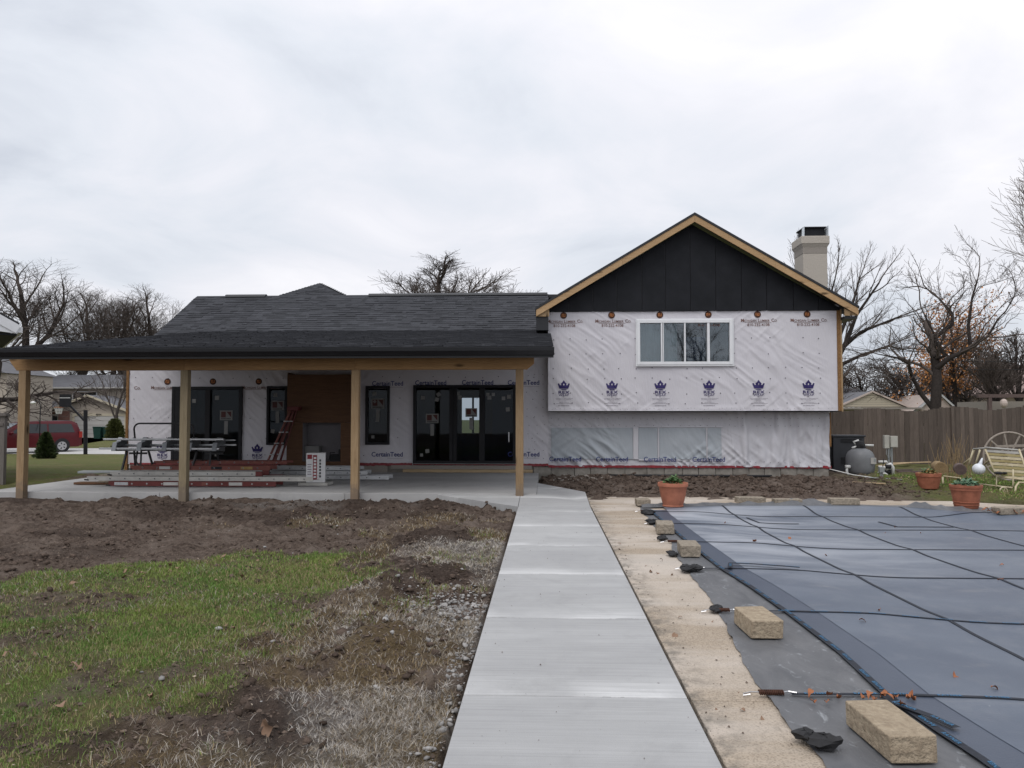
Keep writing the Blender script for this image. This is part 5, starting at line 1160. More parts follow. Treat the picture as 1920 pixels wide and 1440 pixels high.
MB().box(-.055, .055, -.05, .05, .20, .33).build('box_body', M['galv'], jb, bevel=.006); MB().tube([(-.02, 0, 0), (-.02, 0, .20)], .022, 10).build('post', M['galv'], jb); MB().tube([(.02, 0, 0), (.02, 0, .20)], .016, 10).build('post', M['galv'], jb)
MB().tube([(.03, 0, .33), (.05, 0, .45), (.06, .02, .52)], .010, 6).build('cable', M['rubber'], jb)
eb = thing('electrical_box', 'pair of beige electrical boxes on grey posts against the fence', 'electrical box', (8.99, 20.5, -.03))
MB().box(-.135, -.01, -.05, .07, .70, 1.04).build('box_body', M['boxgrey'], eb, bevel=.006); MB().box(.005, .185, -.09, .06, .73, 1.02).build('box_body', M['boxgrey'], eb, bevel=.006); MB().box(.022, .168, -.094, -.0905, .745, 1.005).build('door', M['boxgrey'], eb)
MB().tube([(.06, 0, 0), (.06, 0, .73)], .025, 10).build('post', M['galv'], eb); MB().tube([(-.02, 0, 0), (-.02, 0, .70)], .025, 10).build('post', M['galv'], eb); MB().tube([(-.08, -.02, .70), (-.09, -.03, .55), (-.02, -.03, .42), (.02, -.03, .52), (0, -.03, .70)], .008, 6).build('cable', M['galv'], eb)
cb = thing('heater_cabinet', 'charcoal louvred heater cabinet standing behind the filter tank', 'heater cabinet', (8.28, 21.7, -.03))
MB().box(-.40, .44, -.32, .32, 0, .97).build('cabinet_body', M['cab'], cb, bevel=.012); MB().box(-.43, .47, -.35, .35, .972, 1.02).build('lid', M['cab'], cb, bevel=.012)
for z in (.90, .86, .82, .40, .36, .32, .28, .24): MB().box(-.20, .36, -.338, -.3205, z, z + .018).build('louvre', M['rubber'], cb)
MB().box(-.55, -.42, -.25, .3, 0, .95).build('side_unit', M['rubber'], cb, bevel=.01)
MB().tube([(-.38, 0, 1.02), (-.36, 0, 1.12)], .02, 8).build('vent_pipe', M['rubber'], cb)
# scrap and cables
for i, (a, b, w_, h_, m, lb, cat_) in enumerate((((9.7, 22.9, .06), (11.0, 23.6, .12), .10, .03, 'lumber', 'pale scrap board lying slantwise in front of the fence', 'board'), ((10.2, 23.5, .10), (11.6, 23.7, .13), .09, .03, 'lumber', 'pale scrap board lying level just behind the slanted one', 'board'),
    ((9.6, 21.7, .02), (11.3, 22.1, .03), .12, .04, 'fence', 'dark weathered board on the ground right of the electrical box', 'board'), ((9.5, 21.2, .0), (11.2, 21.3, .01), .12, .06, 'log', 'old grey landscape timber on the grass below the fence', 'timber'),
    ((6.9, 17.6, .03), (7.45, 17.2, .03), .05, .025, 'lumber', 'short pale stake lying on the dark soil of the bed', 'stake'), ((7.7, 18.9, .04), (8.35, 18.4, .02), .05, .02, 'galv', 'grey strip of trim lying in front of the filter tank', 'trim strip'))):
    a, b = Vector(a), Vector(b); c = (a + b) / 2; o = MB().beam(a - c, b - c, w_, h_).build('scrap_' + cat_.split()[0], M[m], None, bevel=.004); o.location = c; tag(o, lb, cat_)
o = MB().tube([(7.05, 19.4, .2), (7.2, 19.3, .16), (7.5, 19.1, .08), (7.9, 18.8, .03), (8.0, 18.7, .02)], .012, 6).build('grey_cable', M['pvc'], None, smooth=True); tag(o, 'pale cable trailing from the red taped corner onto the soil', 'cable')
o = MB().tube([(1.6, 19.30, .03), (3, 19.27, .035), (5, 19.27, .03), (5.6, 19.28, .03)], .03, 8).build('drain_pipe', M['rubber'], None, smooth=True); tag(o, 'thin black pipe lying along the foundation blocks', 'pipe')
# glider bench
gl = thing('glider_bench', 'old cream metal double glider with olive slatted seat facing the pool', 'glider bench', (9.25, 16.3, -.02))
def gp(px, py, Y): return (bear(px) * Y - 9.25, Y - 16.3, 1.5 + (781 - py) / 1440 * Y * dep(px) + .02)
q = [gp(1845, 842, 16.3), gp(1908, 846, 15.9), gp(1925, 900, 15.7), gp(1866, 896, 16.1)]
A, B_, C_, D_ = [Vector(p) for p in q]
for k in range(9):
    u0, u1 = k / 9 + .012, (k + 1) / 9 - .012; a0, b0, a1, b1 = A.lerp(D_, u0), B_.lerp(C_, u0), A.lerp(D_, u1), B_.lerp(C_, u1); n_ = (b0 - a0).cross(a1 - a0).normalized() * .02
    MB().add([a0, b0, b1, a1, a0 + n_, b0 + n_, b1 + n_, a1 + n_], [(0, 1, 2, 3), (7, 6, 5, 4), (0, 4, 5, 1), (1, 5, 6, 2), (2, 6, 7, 3), (3, 7, 4, 0)]).build('slat', M['pale' if k == 0 else ('creamslat' if k % 2 else 'cream')], gl)
for p_, n in (([gp(1844, 839, 16.3), gp(1908, 844, 15.9)], 'top_rail'), ([gp(1845, 842, 16.3), gp(1868, 902, 16.1)], 'side_rail'), ([gp(1908, 842, 15.9), gp(1928, 905, 15.7)], 'side_rail'), ([gp(1866, 894, 16.1), gp(1925, 900, 15.7)], 'front_rail'),
    ([gp(1823, 842, 17.2), gp(1845, 840, 16.5)], 'top_rail'), ([gp(1823, 842, 17.2), gp(1813, 872, 17.2)], 'side_rail'), ([gp(1835, 843, 17.0), gp(1826, 870, 17.0)], 'side_rail'), ([gp(1800, 872, 17.4), gp(1818, 858, 17.2), gp(1824, 842, 17.2)], 'arm'), ([gp(1837, 876, 16.8), gp(1852, 862, 16.4), gp(1856, 858, 16.3)], 'arm'),
    ([gp(1764, 898, 17.6), gp(1766, 892, 17.6), gp(1797, 896, 17.3), gp(1800, 905, 17.2)], 'frame_bar'), ([gp(1832, 907, 16.4), gp(1894, 914, 15.7)], 'frame_bar'), ([gp(1866, 880, 16.2), gp(1864, 912, 16.0)], 'hanger'), ([gp(1896, 880, 15.8), gp(1895, 912, 15.7)], 'hanger'),
    ([gp(1845, 922, 15.9), gp(1898, 928, 15.5)], 'frame_bar'), ([gp(1898, 928, 15.5), gp(1900, 912, 15.6), gp(1906, 904, 15.7), gp(1925, 905, 15.7)], 'leg'), ([gp(1835, 910, 16.8), gp(1838, 925, 16.8)], 'leg'), ([gp(1770, 912, 17.4), gp(1802, 909, 17.0)], 'frame_bar'), ([gp(1764, 894, 17.6), gp(1765, 914, 17.6)], 'leg')):
    MB().tube(p_, .019 if n not in ('hanger', 'frame_bar') else .014, 7).build(n, M['pale' if n == 'top_rail' else 'cream'], gl, smooth=True)
cx, cy, cz = gp(1877, 921, 15.7); rp = [(cx + .075 * math.cos(a), cy, cz + .085 * math.sin(a)) for a in np.linspace(0, 2 * math.pi, 17)]
MB().tube(rp, .013, 6, False).build('wheel', M['cream'], gl); [MB().beam((cx, cy, cz), rp[k], .01, .01).build('spoke', M['cream'], gl) for k in range(0, 16, 3)]
# things left on and behind the glider
def roll(name, label, loc, r, L, mat, rz, cat):
    o_ = thing(name, label, cat, loc, rz); rr = random.Random(r * 100)
    pts = [((r * .15 + (r * .85) * k / 80) * math.cos(k * .39), -L / 2 - .004, (r * .15 + (r * .85) * k / 80) * math.sin(k * .39) + r) for k in range(81)]
    MB().tube([(0, -L / 2, r), (0, L / 2, r)], r, 20).build('roll_body', M[mat], o_, smooth=True, auto=True); MB().tube(pts, r * .05, 5).build('spiral_edge', M[mat], o_); return o_
roll('straw_roll', 'rolled straw mat lying on the left arm of the glider', (8.50, 17.0, .28), .125, .5, 'basket', R(-18), 'mat roll')
roll('fabric_roll', 'dark grey rolled fabric beside the straw mat', (8.83, 16.8, .27), .115, .45, 'log', R(-24), 'fabric roll')
gs = thing('goose_ornament', 'white glazed goose ornament with a raised neck on the glider', 'ornament', (8.95, 16.3, .30), R(10))
gs_b = MB().ball((0, 0, .115), .115, 18, 12, (1.0, 1.15, 1.0)).build('body', M['goose'], gs, smooth=True); MB().tube([(.02, 0, .19), (.05, 0, .25), (.075, 0, .31), (.09, 0, .345)], [.045, .032, .022, .010], 10).build('neck', M['goose'], gs, smooth=True)
o = MB().lathe([(.05, 0), (.085, .02), (.08, .04), (.03, .055)], 14).lathe([(.03, .0), (.045, .02), (.02, .04)], 10, (.12, .0, .01)).build('dish', M['rubber'], None, smooth=True); o.location = (9.18, 16.0, .33); tag(o, 'small black and white dish on the glider beside the goose', 'dish')
wh = thing('wagon_wheel', 'grey wooden wagon wheel leaning behind the glider bench', 'wagon wheel', (10.75, 18.3, -.02), R(-8))
c = Vector((0, 0, .60)); rim = [(.55 * math.cos(a), 0, .60 + .55 * math.sin(a)) for a in np.linspace(0, 2 * math.pi, 41)]
MB().tube(rim, .024, 8, False).build('rim', M['wheelw'], wh, smooth=True)
for k in range(10): a = k * .6283 + .5; MB().beam((.07 * math.cos(a), 0, .6 + .07 * math.sin(a)), (.53 * math.cos(a), 0, .6 + .53 * math.sin(a)), .03, .026, (0, 1, 0)).build('spoke', M['wheelw'], wh)
MB().tube([(0, -.09, .6), (0, .09, .6)], .075, 14).build('hub', M['wheelw'], wh)
o = MB().beam((-.5, 0, 0), (.5, .1, .03), .05, .05).build('wooden_rail', M['wheelw'], None); o.location = (10.55, 17.6, .83); tag(o, 'weathered wooden rail crossing in front of the wagon wheel', 'rail')
dp = thing('dead_shrub', 'leafless brown weeds growing between glider and fence', 'shrub', (9.6, 18.6, -.03)); rr = random.Random(8); mb = MB()
for k in range(60):
    a = rr.uniform(0, 6.28); h = rr.uniform(.4, 1.15); x, y = rr.gauss(0, .22), rr.gauss(0, .2); mb.tube([(x, y, 0), (x + .06 * math.cos(a), y + .06 * math.sin(a), h * .5), (x + .2 * math.cos(a), y + .2 * math.sin(a), h)], [.006, .005, .003], 4)
tag(mb.build('stems', M['basket'], dp), kind='stuff')

# ------------------------------------------------------------------ fences
def fence_line(name, label, p0, p1, top, board_w, mat, seed, posts, cap=None, group=None, thick=.02):
    rr = random.Random(seed); p0, p1 = Vector((*p0, 0)), Vector((*p1, 0)); d = (p1 - p0); L = d.length; d.normalize(); f = thing(name, label, 'fence', p0, math.atan2(d.y, d.x), group); x = 0; protos = []
    while x < L:
        w = board_w * rr.uniform(.9, 1.1); zt = top(x) + rr.uniform(-.018, .018); y = rr.uniform(-.008, .008); zt2 = zt + rr.uniform(-.012, .012)
        MB().add([(x + .003, y, -.05), (x + w - .003, y + rr.uniform(-.006, .006), -.05), (x + w - .003, y + rr.uniform(-.006, .006), zt2), (x + .003, y, zt), (x + .003, y + thick, -.05), (x + w - .003, y + thick, -.05), (x + w - .003, y + thick, zt2), (x + .003, y + thick, zt)],
            [(0, 1, 2, 3), (7, 6, 5, 4), (0, 4, 5, 1), (1, 5, 6, 2), (2, 6, 7, 3), (3, 7, 4, 0)]).build('board', M[mat], f); x += w
    for z in (.35, 1.2): MB().box(0, L, thick + .012, thick + .05, z, z + .09).build('fence_rail', M[mat], f)
    for px_, fr_ in posts: MB().box(px_ - .045, px_ + .045, (-.07 if fr_ else .055), (-.012 if fr_ else .14), -.05, top(px_) + .02).build('post', M[mat], f)
    return f
fence_line('board_fence', 'tall brown weathered board fence with scalloped top behind the filter and glider', (7.6, 25.2), (17.5, 24.3), lambda x: 1.70 + .010 * x + .055 * math.cos((x - .35) * 2.6) - (.02 if x < 5 else 0), .135, 'fence', 4, ((4.95, False), (5.22, True), (7.4, False)))
fl = fence_line('board_fence', 'grey board fence with a capped post at the far left edge', (-15.2, 16.4), (-12.33, 17.0), lambda x: 1.50, .14, 'fencel', 6, ((2.80, False),))
MB().box(2.60, 2.98, -.07, .22, 1.28, 1.36).build('post_cap', M['fencel'], fl, bevel=.01); MB().box(2.86, 3.0, -.05, .09, -.05, 1.58).build('post', M['fencel'], fl)
MB().box(2.80, 3.04, -.09, .13, 1.50, 1.56).build('post_cap', M['fencel'], fl, bevel=.01)

# ------------------------------------------------------------------ trees
def grow(seed, trunk_pts, trunk_r, levels, kids, ratio, angle, upb, wander, minr, taper=.55, limbs=None, l0=None, start=.35, fit=None, thin=(.40, .62)):
    """returns two meshes of tapered tubes: trunk with main limbs, and the finer crown"""
    rr = random.Random(seed); T, Cn = ([], []), ([], [])
    def tube(buf, pts, rs, k):
        V, Fc = buf; b = len(V); n = len(pts)
        for i, p in enumerate(pts):
            d = (pts[min(i + 1, n - 1)] - pts[max(i - 1, 0)]).normalized(); u = d.cross(Vector((.31, .95, .05))).normalized(); v = d.cross(u)
            for q in range(k): a = 6.2832 * q / k; V.append(tuple(p + (u * math.cos(a) + v * math.sin(a)) * rs[i]))
        for i in range(n - 1):
            for q in range(k): Fc.append((b + i * k + q, b + i * k + (q + 1) % k, b + (i + 1) * k + (q + 1) % k, b + (i + 1) * k + q))
    def branch(p, d, L, r, lv):
        n = 5 if lv <= 1 else (4 if lv == 2 else 3); pts = [p.copy()]; dirs = [d.copy()]
        for i in range(n):
            d = (d + Vector((rr.gauss(0, wander), rr.gauss(0, wander), rr.gauss(0, wander) + upb))).normalized(); p = p + d * L / n; pts.append(p.copy()); dirs.append(d.copy())
        rs = [max(minr, r * (1 - (1 - taper) * i / n)) for i in range(n + 1)]
        tube(T if lv <= 0 else Cn, pts, rs, 7 if lv <= 0 else (5 if lv <= 1 else 3))
        kidsof(pts, dirs, rs, L, lv)
    def kidsof(pts, dirs, rs, L, lv):
        if lv >= levels: return
        n = len(pts) - 1; az0 = rr.uniform(0, 6.28); st0 = start if lv >= 0 else max(start, .5)
        for k in range(kids[min(lv, len(kids) - 1)]):
            t_ = st0 + (1 - st0) * (k + rr.random()) / kids[min(lv, len(kids) - 1)] ; f = min(t_, .999) * n; i = int(f); q = pts[i].lerp(pts[i + 1], f - i); dd = dirs[min(i + 1, n)]
            ax = (Matrix.Rotation(2.4 * k + az0 + rr.gauss(0, .4), 3, dd) @ dd.orthogonal()).normalized(); a = R(rr.uniform(angle * .6, angle * 1.3))
            branch(q, (Matrix.Rotation(a, 3, ax) @ dd).normalized(), L * ratio * rr.uniform(.65, 1.15) * (1.1 - .35 * t_), rs[min(i, n)] * rr.uniform(*thin), lv + 1)
        if lv < levels: branch(pts[-1], dirs[-1], L * ratio * .8, rs[-1] * .9, lv + 1)
    if limbs:
        for pts, r0, r1 in limbs:
            pts = [Vector(p) for p in pts]; n = len(pts) - 1; L = sum((b - a).length for a, b in zip(pts, pts[1:])); rs = [r0 + (r1 - r0) * i / n for i in range(n + 1)]
            tube(T, pts, rs, 8); kidsof(pts, [(pts[max(i, 1)] - pts[max(i, 1) - 1]).normalized() for i in range(n + 1)], rs, l0 or L, 0)
    else:
        pts = [Vector(p) for p in trunk_pts]; n = len(pts) - 1; rs = [trunk_r * (1 - .45 * i / n) for i in range(n + 1)]; tube(T, pts, rs, 8)
        kidsof(pts, [(pts[max(i, 1)] - pts[max(i, 1) - 1]).normalized() for i in range(n + 1)], rs, l0, -1)
    if fit:
        A = np.array(Cn[0]); lo, hi = np.percentile(A[:, 0], (1.5, 98.5)); kx = fit[0] / max(1e-3, hi - lo); zt = np.percentile(A[:, 2], 98); kz = fit[1] / zt; cx = (lo + hi) / 2
        for b in (T, Cn): b[0][:] = [((x - cx * min(1, max(0, z) / (.6 * zt))) * kx, y * kx, z * kz if z < .7 * zt else fit[1] * (.7 + .3 * math.tanh((z / zt - .7) / .3))) for x, y, z in b[0]]
    return T, Cn
def tri_mesh(name, buf, mat, parent):
    V, Fc = buf; return np_mesh(name, V, np.array(Fc), mat, parent, smooth=True)
def tree(name, label, loc, group=None, mat='bark', twig='twig', rz=0, **k):
    o_ = thing(name, label, 'tree', loc, rz, group); T, Cn = grow(**k)
    tri_mesh('trunk', T, M[mat], o_); tri_mesh('crown', Cn, M[twig], o_); return o_
GB = 'bare trees beyond the houses'
def std(seed, h, spread=.5, levels=4, tr=.3, ang=34, kids=(6, 5, 5, 4, 3), up=.05, w=.11, mr=.006, ratio=.70, start=.22, wide=None):
    return dict(seed=seed, trunk_pts=[(0, 0, -.3), (.05, .02, h * .09), (.02, -.05, h * .18), (.1, .05, h * .28)], trunk_r=tr, levels=levels, kids=kids, ratio=ratio, angle=ang, upb=up, wander=w, minr=mr, l0=h * .42, start=start, fit=(wide or h * spread * 1.25, h))
# left group beyond the roof
t1 = tree('bare_tree', 'tallest dense bare tree at the left edge above the porch roof', (-53.0, 75, -.5), GB, **std(11, 18.6, .5, 4, .40, 44, up=.03, wide=15))
t2 = tree('bare_tree', 'upright bare tree second from the left above the porch roof', (-53.0, 85, -.5), GB, **std(15, 17.4, .48, 4, .34, 40, up=.045, wide=12))
t3 = tree('bare_tree', 'bare tree with fine upswept twigs third from the left', (-48.9, 85, -.5), GB, **std(16, 16.6, .48, 4, .34, 40, up=.045, wide=11))
c = copy_tree(t2); c.location = (-44.0, 85, -.5); c.rotation_euler.z = 2.1; c['label'] = 'rightmost bare tree of the left group, beside the roof slope'
c = copy_tree(t3); c.location = (-51.0, 92, -.5); c.rotation_euler.z = 4.0; c.scale = (1.05, 1.05, 1.0); c['label'] = 'bare tree farther back between the third and fourth on the left'
tree('bare_tree', 'low spreading bare tree overhanging the neighbour roof at far left', (-31.6, 42, -.5), GB, **std(31, 8.5, .55, 3, .24, 52, up=.0, w=.18, wide=9))
tree('street_tree', 'slender young bare tree beside the neighbour garage door', (-36.6, 64, -.5), None, 'bark2', 'twig', **std(37, 8.0, .45, 3, .14, 32, kids=(6, 5, 4, 3), up=.08, wide=4))
# centre
tree('bare_tree', 'rounded bare tree standing behind the main roof ridge', (-6.2, 46, -.2), GB, **std(52, 11.7, .54, 4, .28, 44, up=.03, wide=9.4, kids=(8, 6, 6, 5, 4), mr=.006, w=.13))
# right group
def px3(pts, Y, bx, jit, seed):
    rr = random.Random(seed); return [(bear(px) * Y - bx, (rr.uniform(-jit, jit) if i else 0), 1.5 + (781 - py) / 1440 * Y * dep(px)) for i, (px, py) in enumerate(pts)]
Y = 33; bx = bear(1758) * Y
tree('gnarled_tree', 'dark gnarled bare tree with crooked limbs above the fence', (bx, Y, 0), GB, seed=61, trunk_pts=None, trunk_r=.3, levels=3, kids=(5, 5, 5, 4), ratio=.52, angle=40, upb=.07, wander=.22, minr=.006, l0=4.6, start=.30, thin=(.28, .5), limbs=[
    (px3([(1752, 790), (1754, 715), (1760, 690), (1757, 670)], Y, bx, .2, 1), 0.216, 0.168), (px3([(1757, 670), (1752, 655), (1765, 630), (1781, 610), (1782, 590), (1774, 560)], Y, bx, .4, 2), 0.122, 0.042),
    (px3([(1757, 672), (1768, 668), (1758, 640), (1752, 628), (1740, 590)], Y, bx, .5, 3), 0.094, 0.035), (px3([(1758, 690), (1775, 672), (1800, 660), (1822, 648), (1845, 632), (1862, 600)], Y, bx, .6, 4), 0.122, 0.035),
    (px3([(1822, 648), (1822, 610), (1830, 580), (1835, 555), (1850, 520)], Y, bx, .5, 5), 0.079, 0.028), (px3([(1752, 770), (1735, 740), (1718, 705), (1705, 682), (1680, 672), (1650, 668)], Y, bx, .5, 6), 0.108, 0.028), (px3([(1716, 704), (1700, 715), (1680, 700), (1655, 690)], Y, bx, .5, 8), 0.050, 0.021)])
Y = 37; bx = bear(1555) * Y
tree('bare_tree', 'bare tree with long slanting limbs behind the chimney', (bx, Y, 0), GB, 'bark', 'twig', seed=71, trunk_pts=None, trunk_r=.3, levels=3, kids=(7, 5, 5, 4), ratio=.50, angle=30, upb=.05, wander=.10, minr=.006, l0=3.7, start=.22, thin=(.28, .5), limbs=[
    (px3([(1548, 800), (1552, 740), (1560, 690)], Y, bx, .2, 1), .28, .2), (px3([(1560, 690), (1590, 650), (1625, 620), (1680, 596)], Y, bx, .6, 2), .13, .04), (px3([(1560, 695), (1585, 640), (1610, 590), (1650, 530)], Y, bx, .6, 3), .13, .04),
    (px3([(1558, 700), (1572, 630), (1595, 570), (1615, 520)], Y, bx, .6, 4), .12, .03), (px3([(1556, 705), (1555, 600), (1562, 560), (1575, 520)], Y, bx, .6, 5), .13, .03), (px3([(1556, 705), (1535, 600), (1515, 550), (1500, 515)], Y, bx, .6, 6), .12, .03), (px3([(1565, 690), (1610, 668), (1660, 650), (1700, 655)], Y, bx, .6, 7), .09, .03)])
tree('birch_tree', 'tall pale twigged tree cut by the right edge of the picture', (25.9, 38, 0), None, 'bark2', 'twigpale', **std(83, 15.2, .46, 4, .20, 30, up=.07, mr=.006, wide=6.0, kids=(6, 4, 4, 3, 3)))
for (x, y, sd, h, lb) in ((25.0, 41, 91, 6.4, 'dense upright bare shrubbery tree at right behind the brown roof'), (23.4, 40, 93, 5.4, 'dark multi stemmed bare tree between the orange tree and the right edge')):
    tree('thicket_tree', lb, (x, y, 0), GB, **std(sd, h, .5, 3, .14, 30, kids=(7, 5, 5, 4), up=.08, wide=3.6))
for i, (x, y, sd, h, lb) in enumerate(((18.6, 49, 95, 4.8, 'low tangled bare shrub beyond the beige gabled shed'), (20.6, 49, 96, 5.2, 'tangled bare shrub left of the pinkish gable'), (22.6, 49, 97, 5.4, 'tangled bare shrub right of the gnarled tree trunk'), (26.4, 49, 98, 5.6, 'tangled bare shrub at the right end of the fence'))):
    tree('tangled_shrub', lb, (x, y, 0), 'tangled shrubs beyond the fence', **std(sd, h, .6, 3, .08, 46, kids=(7, 6, 5, 4), up=.04, w=.16, wide=5.5, start=.1))
def leafy(name, label, loc, r, n, size, mat, seed, group=None, trunk=None):
    o_ = thing(name, label, 'tree', loc, 0, group); rr = np.random.default_rng(seed)
    p = rr.normal(0, 1, (n, 3)); p /= np.linalg.norm(p, axis=1)[:, None]; p *= (rr.random((n, 1)) ** .45)
    clump = rr.normal(0, .5, (60, 3)); q = clump[rr.integers(0, 60, n)] + rr.normal(0, .16, (n, 3)); p = np.where(rr.random((n, 1)) < .7, q, p) * np.array(r)
    a = rr.normal(0, 1, (n, 3)); b = rr.normal(0, 1, (n, 3)); a /= np.linalg.norm(a, axis=1)[:, None]; b -= a * (a * b).sum(1)[:, None]; b /= np.linalg.norm(b, axis=1)[:, None]
    s_ = size * rr.uniform(.5, 1.2, (n, 1)); p = p + np.array([0, 0, trunk or r[2]])
    V = np.stack([p - a * s_, p + b * s_ * .5, p + a * s_, p - b * s_ * .5], 1).reshape(-1, 3)
    np_mesh('crown', V, np.arange(n * 4).reshape(-1, 4), M[mat], o_)
    return o_
ot = leafy('oak_tree', 'tree still holding rust orange leaves behind the gnarled tree', (23.2, 44, 0), (2.3, 1.9, 2.5), 6200, .085, 'orangeleaf', 3, None, 5.3)
T, Cn = grow(**std(99, 8.0, .5, 3, .16, 34, wide=4)); tri_mesh('trunk', T, M['bark'], ot); tri_mesh('branches', Cn, M['twig'], ot)
def conifer(name, label, loc, h, r, mat, seed, dome=False):
    o_ = thing(name, label, 'shrub', loc); rr = np.random.default_rng(seed); n = 5200
    u = rr.random(n) ** (1.0 if dome else .8); a = rr.random(n) * 6.283
    rad = (np.sqrt(np.clip(1 - (u * .98) ** 2.2, 0, 1)) if dome else np.clip(1 - u, 0, 1) ** .62) * r * (.86 + .14 * np.cos(a * 5 + u * 9)) * (.93 + .09 * np.sin(u * 42 + a)) * rr.uniform(.82, 1.05, n)
    if not dome: rad *= np.clip(.75 + u * 3, 0, 1)
    p = np.stack([rad * np.cos(a), rad * np.sin(a), u * h + .02], 1); out = np.stack([np.cos(a), np.sin(a), .55 + 0 * a], 1) + rr.normal(0, .35, (n, 3)); out /= np.linalg.norm(out, axis=1)[:, None]
    s_ = np.cross(out, rr.normal(0, 1, (n, 3))); s_ /= np.linalg.norm(s_, axis=1)[:, None]; L_ = .10 * h / 1.1 * rr.uniform(.6, 1.3, (n, 1))
    V = np.stack([p - s_ * L_ * .3, p + s_ * L_ * .3, p + out * L_], 1).reshape(-1, 3)
    np_mesh('foliage', V, np.arange(n * 3).reshape(-1, 3), M[mat], o_)
    MB().lathe([(r * .62 * math.sqrt(max(0, 1 - (k / 8) ** (2.2 if dome else 1))) + .01, h * .93 * k / 8) for k in range(9)], 12).build('core', M['bark'], o_, smooth=True); return o_
conifer('conical_shrub', 'small cone shaped evergreen shrub on the lawn in front of the red van', (-21.8, 32.8, -.36), 1.12, .50, 'ever', 5)
conifer('rounded_shrub', 'rounded olive evergreen shrub beside the green bin at the garage', (-35.4, 62, -.5), 1.75, .75, 'ever2', 6, True)

gn = [o for o in bpy.data.objects if o.name.startswith('gnarled_tree')][0]; c = copy_tree(gn); c.location = (10.9, -15, 0); c.rotation_euler.z = 2.6; c['label'] = 'bare branching tree mirrored in the third pane of the upstairs window'

# ------------------------------------------------------------------ neighbourhood, left
drv = tag(MB().add([(-40, 39.3, -.462), (-21.5, 39.3, -.462), (-14, 37.5, -.43), (-10, 37.5, -.43), (-10, 46.5, -.462), (-40, 46.5, -.462)], [(0, 1, 2, 3, 4, 5)]).build('road', M['drive']), kind='structure')
gd = tag(MB().add([(-46.5, 57, -.470), (-36.0, 51, -.470), (-32, 51, -.470), (-39.0, 69.8, -.470), (-46.5, 69.8, -.470)], [(0, 1, 2, 3, 4)]).build('driveway', M['drive']), kind='structure')
nb = thing('neighbour_house', 'two storey beige house with garage across the street seen through the porch', 'house', (-44, 72, -.5))
def NB(name, mat, *bx_, parent=None, bevel=0):
    mb = MB()
    for b in bx_: mb.box(*b)
    return mb.build(name, M[mat], parent or nb, bevel=bevel)
NB('upper_wall', 'siding', (-5.6, 9, 2, 9, 2.6, 4.9)); NB('lower_wall', 'brickred', (-5.6, -.3, 2.2, 9, 0, 2.6)); NB('garage_wall', 'siding', (-.3, 5.4, -2, 2, 0, 2.46))
NB('brick_pier', 'brickred', (-1.4, -.31, -2.02, .5, 0, 2.5))
MB().add([(-6.4, 1.3, 4.85), (9.6, 1.3, 4.85), (9.6, 5.5, 6.3), (-6.4, 5.5, 6.3), (-6.4, 9.7, 4.85), (9.6, 9.7, 4.85)], [(0, 1, 2, 3), (3, 2, 5, 4), (0, 3, 4), (1, 5, 2)]).build('roof', M['asph'], nb)
NB('gutter', 'door', (-6.4, 9.6, 1.2, 1.32, 4.74, 4.87))
MB().add([(-6.4, .3, 2.55), (-.2, .3, 2.55), (-.2, 2.0, 3.5), (-6.4, 2.0, 3.5)], [(0, 1, 2, 3)]).build('porch_roof', M['asph'], nb); NB('porch_fascia', 'sidingy', (-6.4, -.2, .22, .3, 2.42, 2.56))
MB().prism([(-2.1, 2.45), (5.3, 2.45), (1.6, 3.80)], -1.98, -1.9, lambda x, z, y: (x, y, z)).build('gable_wall', M['siding'], nb)
for s_ in (-1, 1): MB().add([(1.6, -2.5, 4.0), (1.6 + s_ * 4.1, -2.5, 2.5), (1.6 + s_ * 4.1, 2, 2.5), (1.6, 2, 4.0)], [(0, 1, 2, 3)] if s_ < 0 else [(3, 2, 1, 0)]).build('garage_roof', M['asph'], nb)
for s_ in (-1, 1): MB().beam((1.6, -2.5, 3.94), (1.6 + s_ * 4.1, -2.5, 2.42), .06, .20).build('rake_board', M['sidingy'], nb)
gd_ = NB('garage_door', 'door', (-.15 + .35, 4.95, -2.06, -2.01, 0, 2.02))
for z in np.arange(.40, 1.9, .40): MB().box(.22, 4.93, -2.075, -2.062, z, z + .018).build('panel_joint', M['stuccodark'], gd_)
NB('door_trim', 'sidingy', (-.0, .19, -2.09, -2.01, 0, 2.28), (4.96, 5.15, -2.09, -2.01, 0, 2.28), (.192, 4.958, -2.09, -2.01, 2.03, 2.28))
vs, fs = text_mesh('4894', .28, .005); MB().add([(x + 2.5, -2.10, z + 2.07) for x, z, _ in vs], fs).build('house_number', M['frame'], nb)
wn_ = NB('window', 'white', (-2.6, -.1, 1.94, 2.02, 3.0, 4.5)); MB().box(-2.5, -1.40, 1.925, 1.937, 3.1, 4.4).box(-1.3, -.2, 1.925, 1.937, 3.1, 4.4).build('pane', M['carglass'], wn_)
for x in (-5.2, -2.6): w2 = NB('window', 'white', (x, x + 1.1, 2.14, 2.2, .5, 2.2)); MB().box(x + .1, x + 1.0, 2.12, 2.137, .6, 2.1).build('pane', M['carglass'], w2)
NB('porch_column', 'white', (-5.6, -5.3, .4, .7, 0, 2.5)); NB('front_door', 'stuccodark', (-4.0, -3.0, 2.13, 2.2, 0, 2.1))
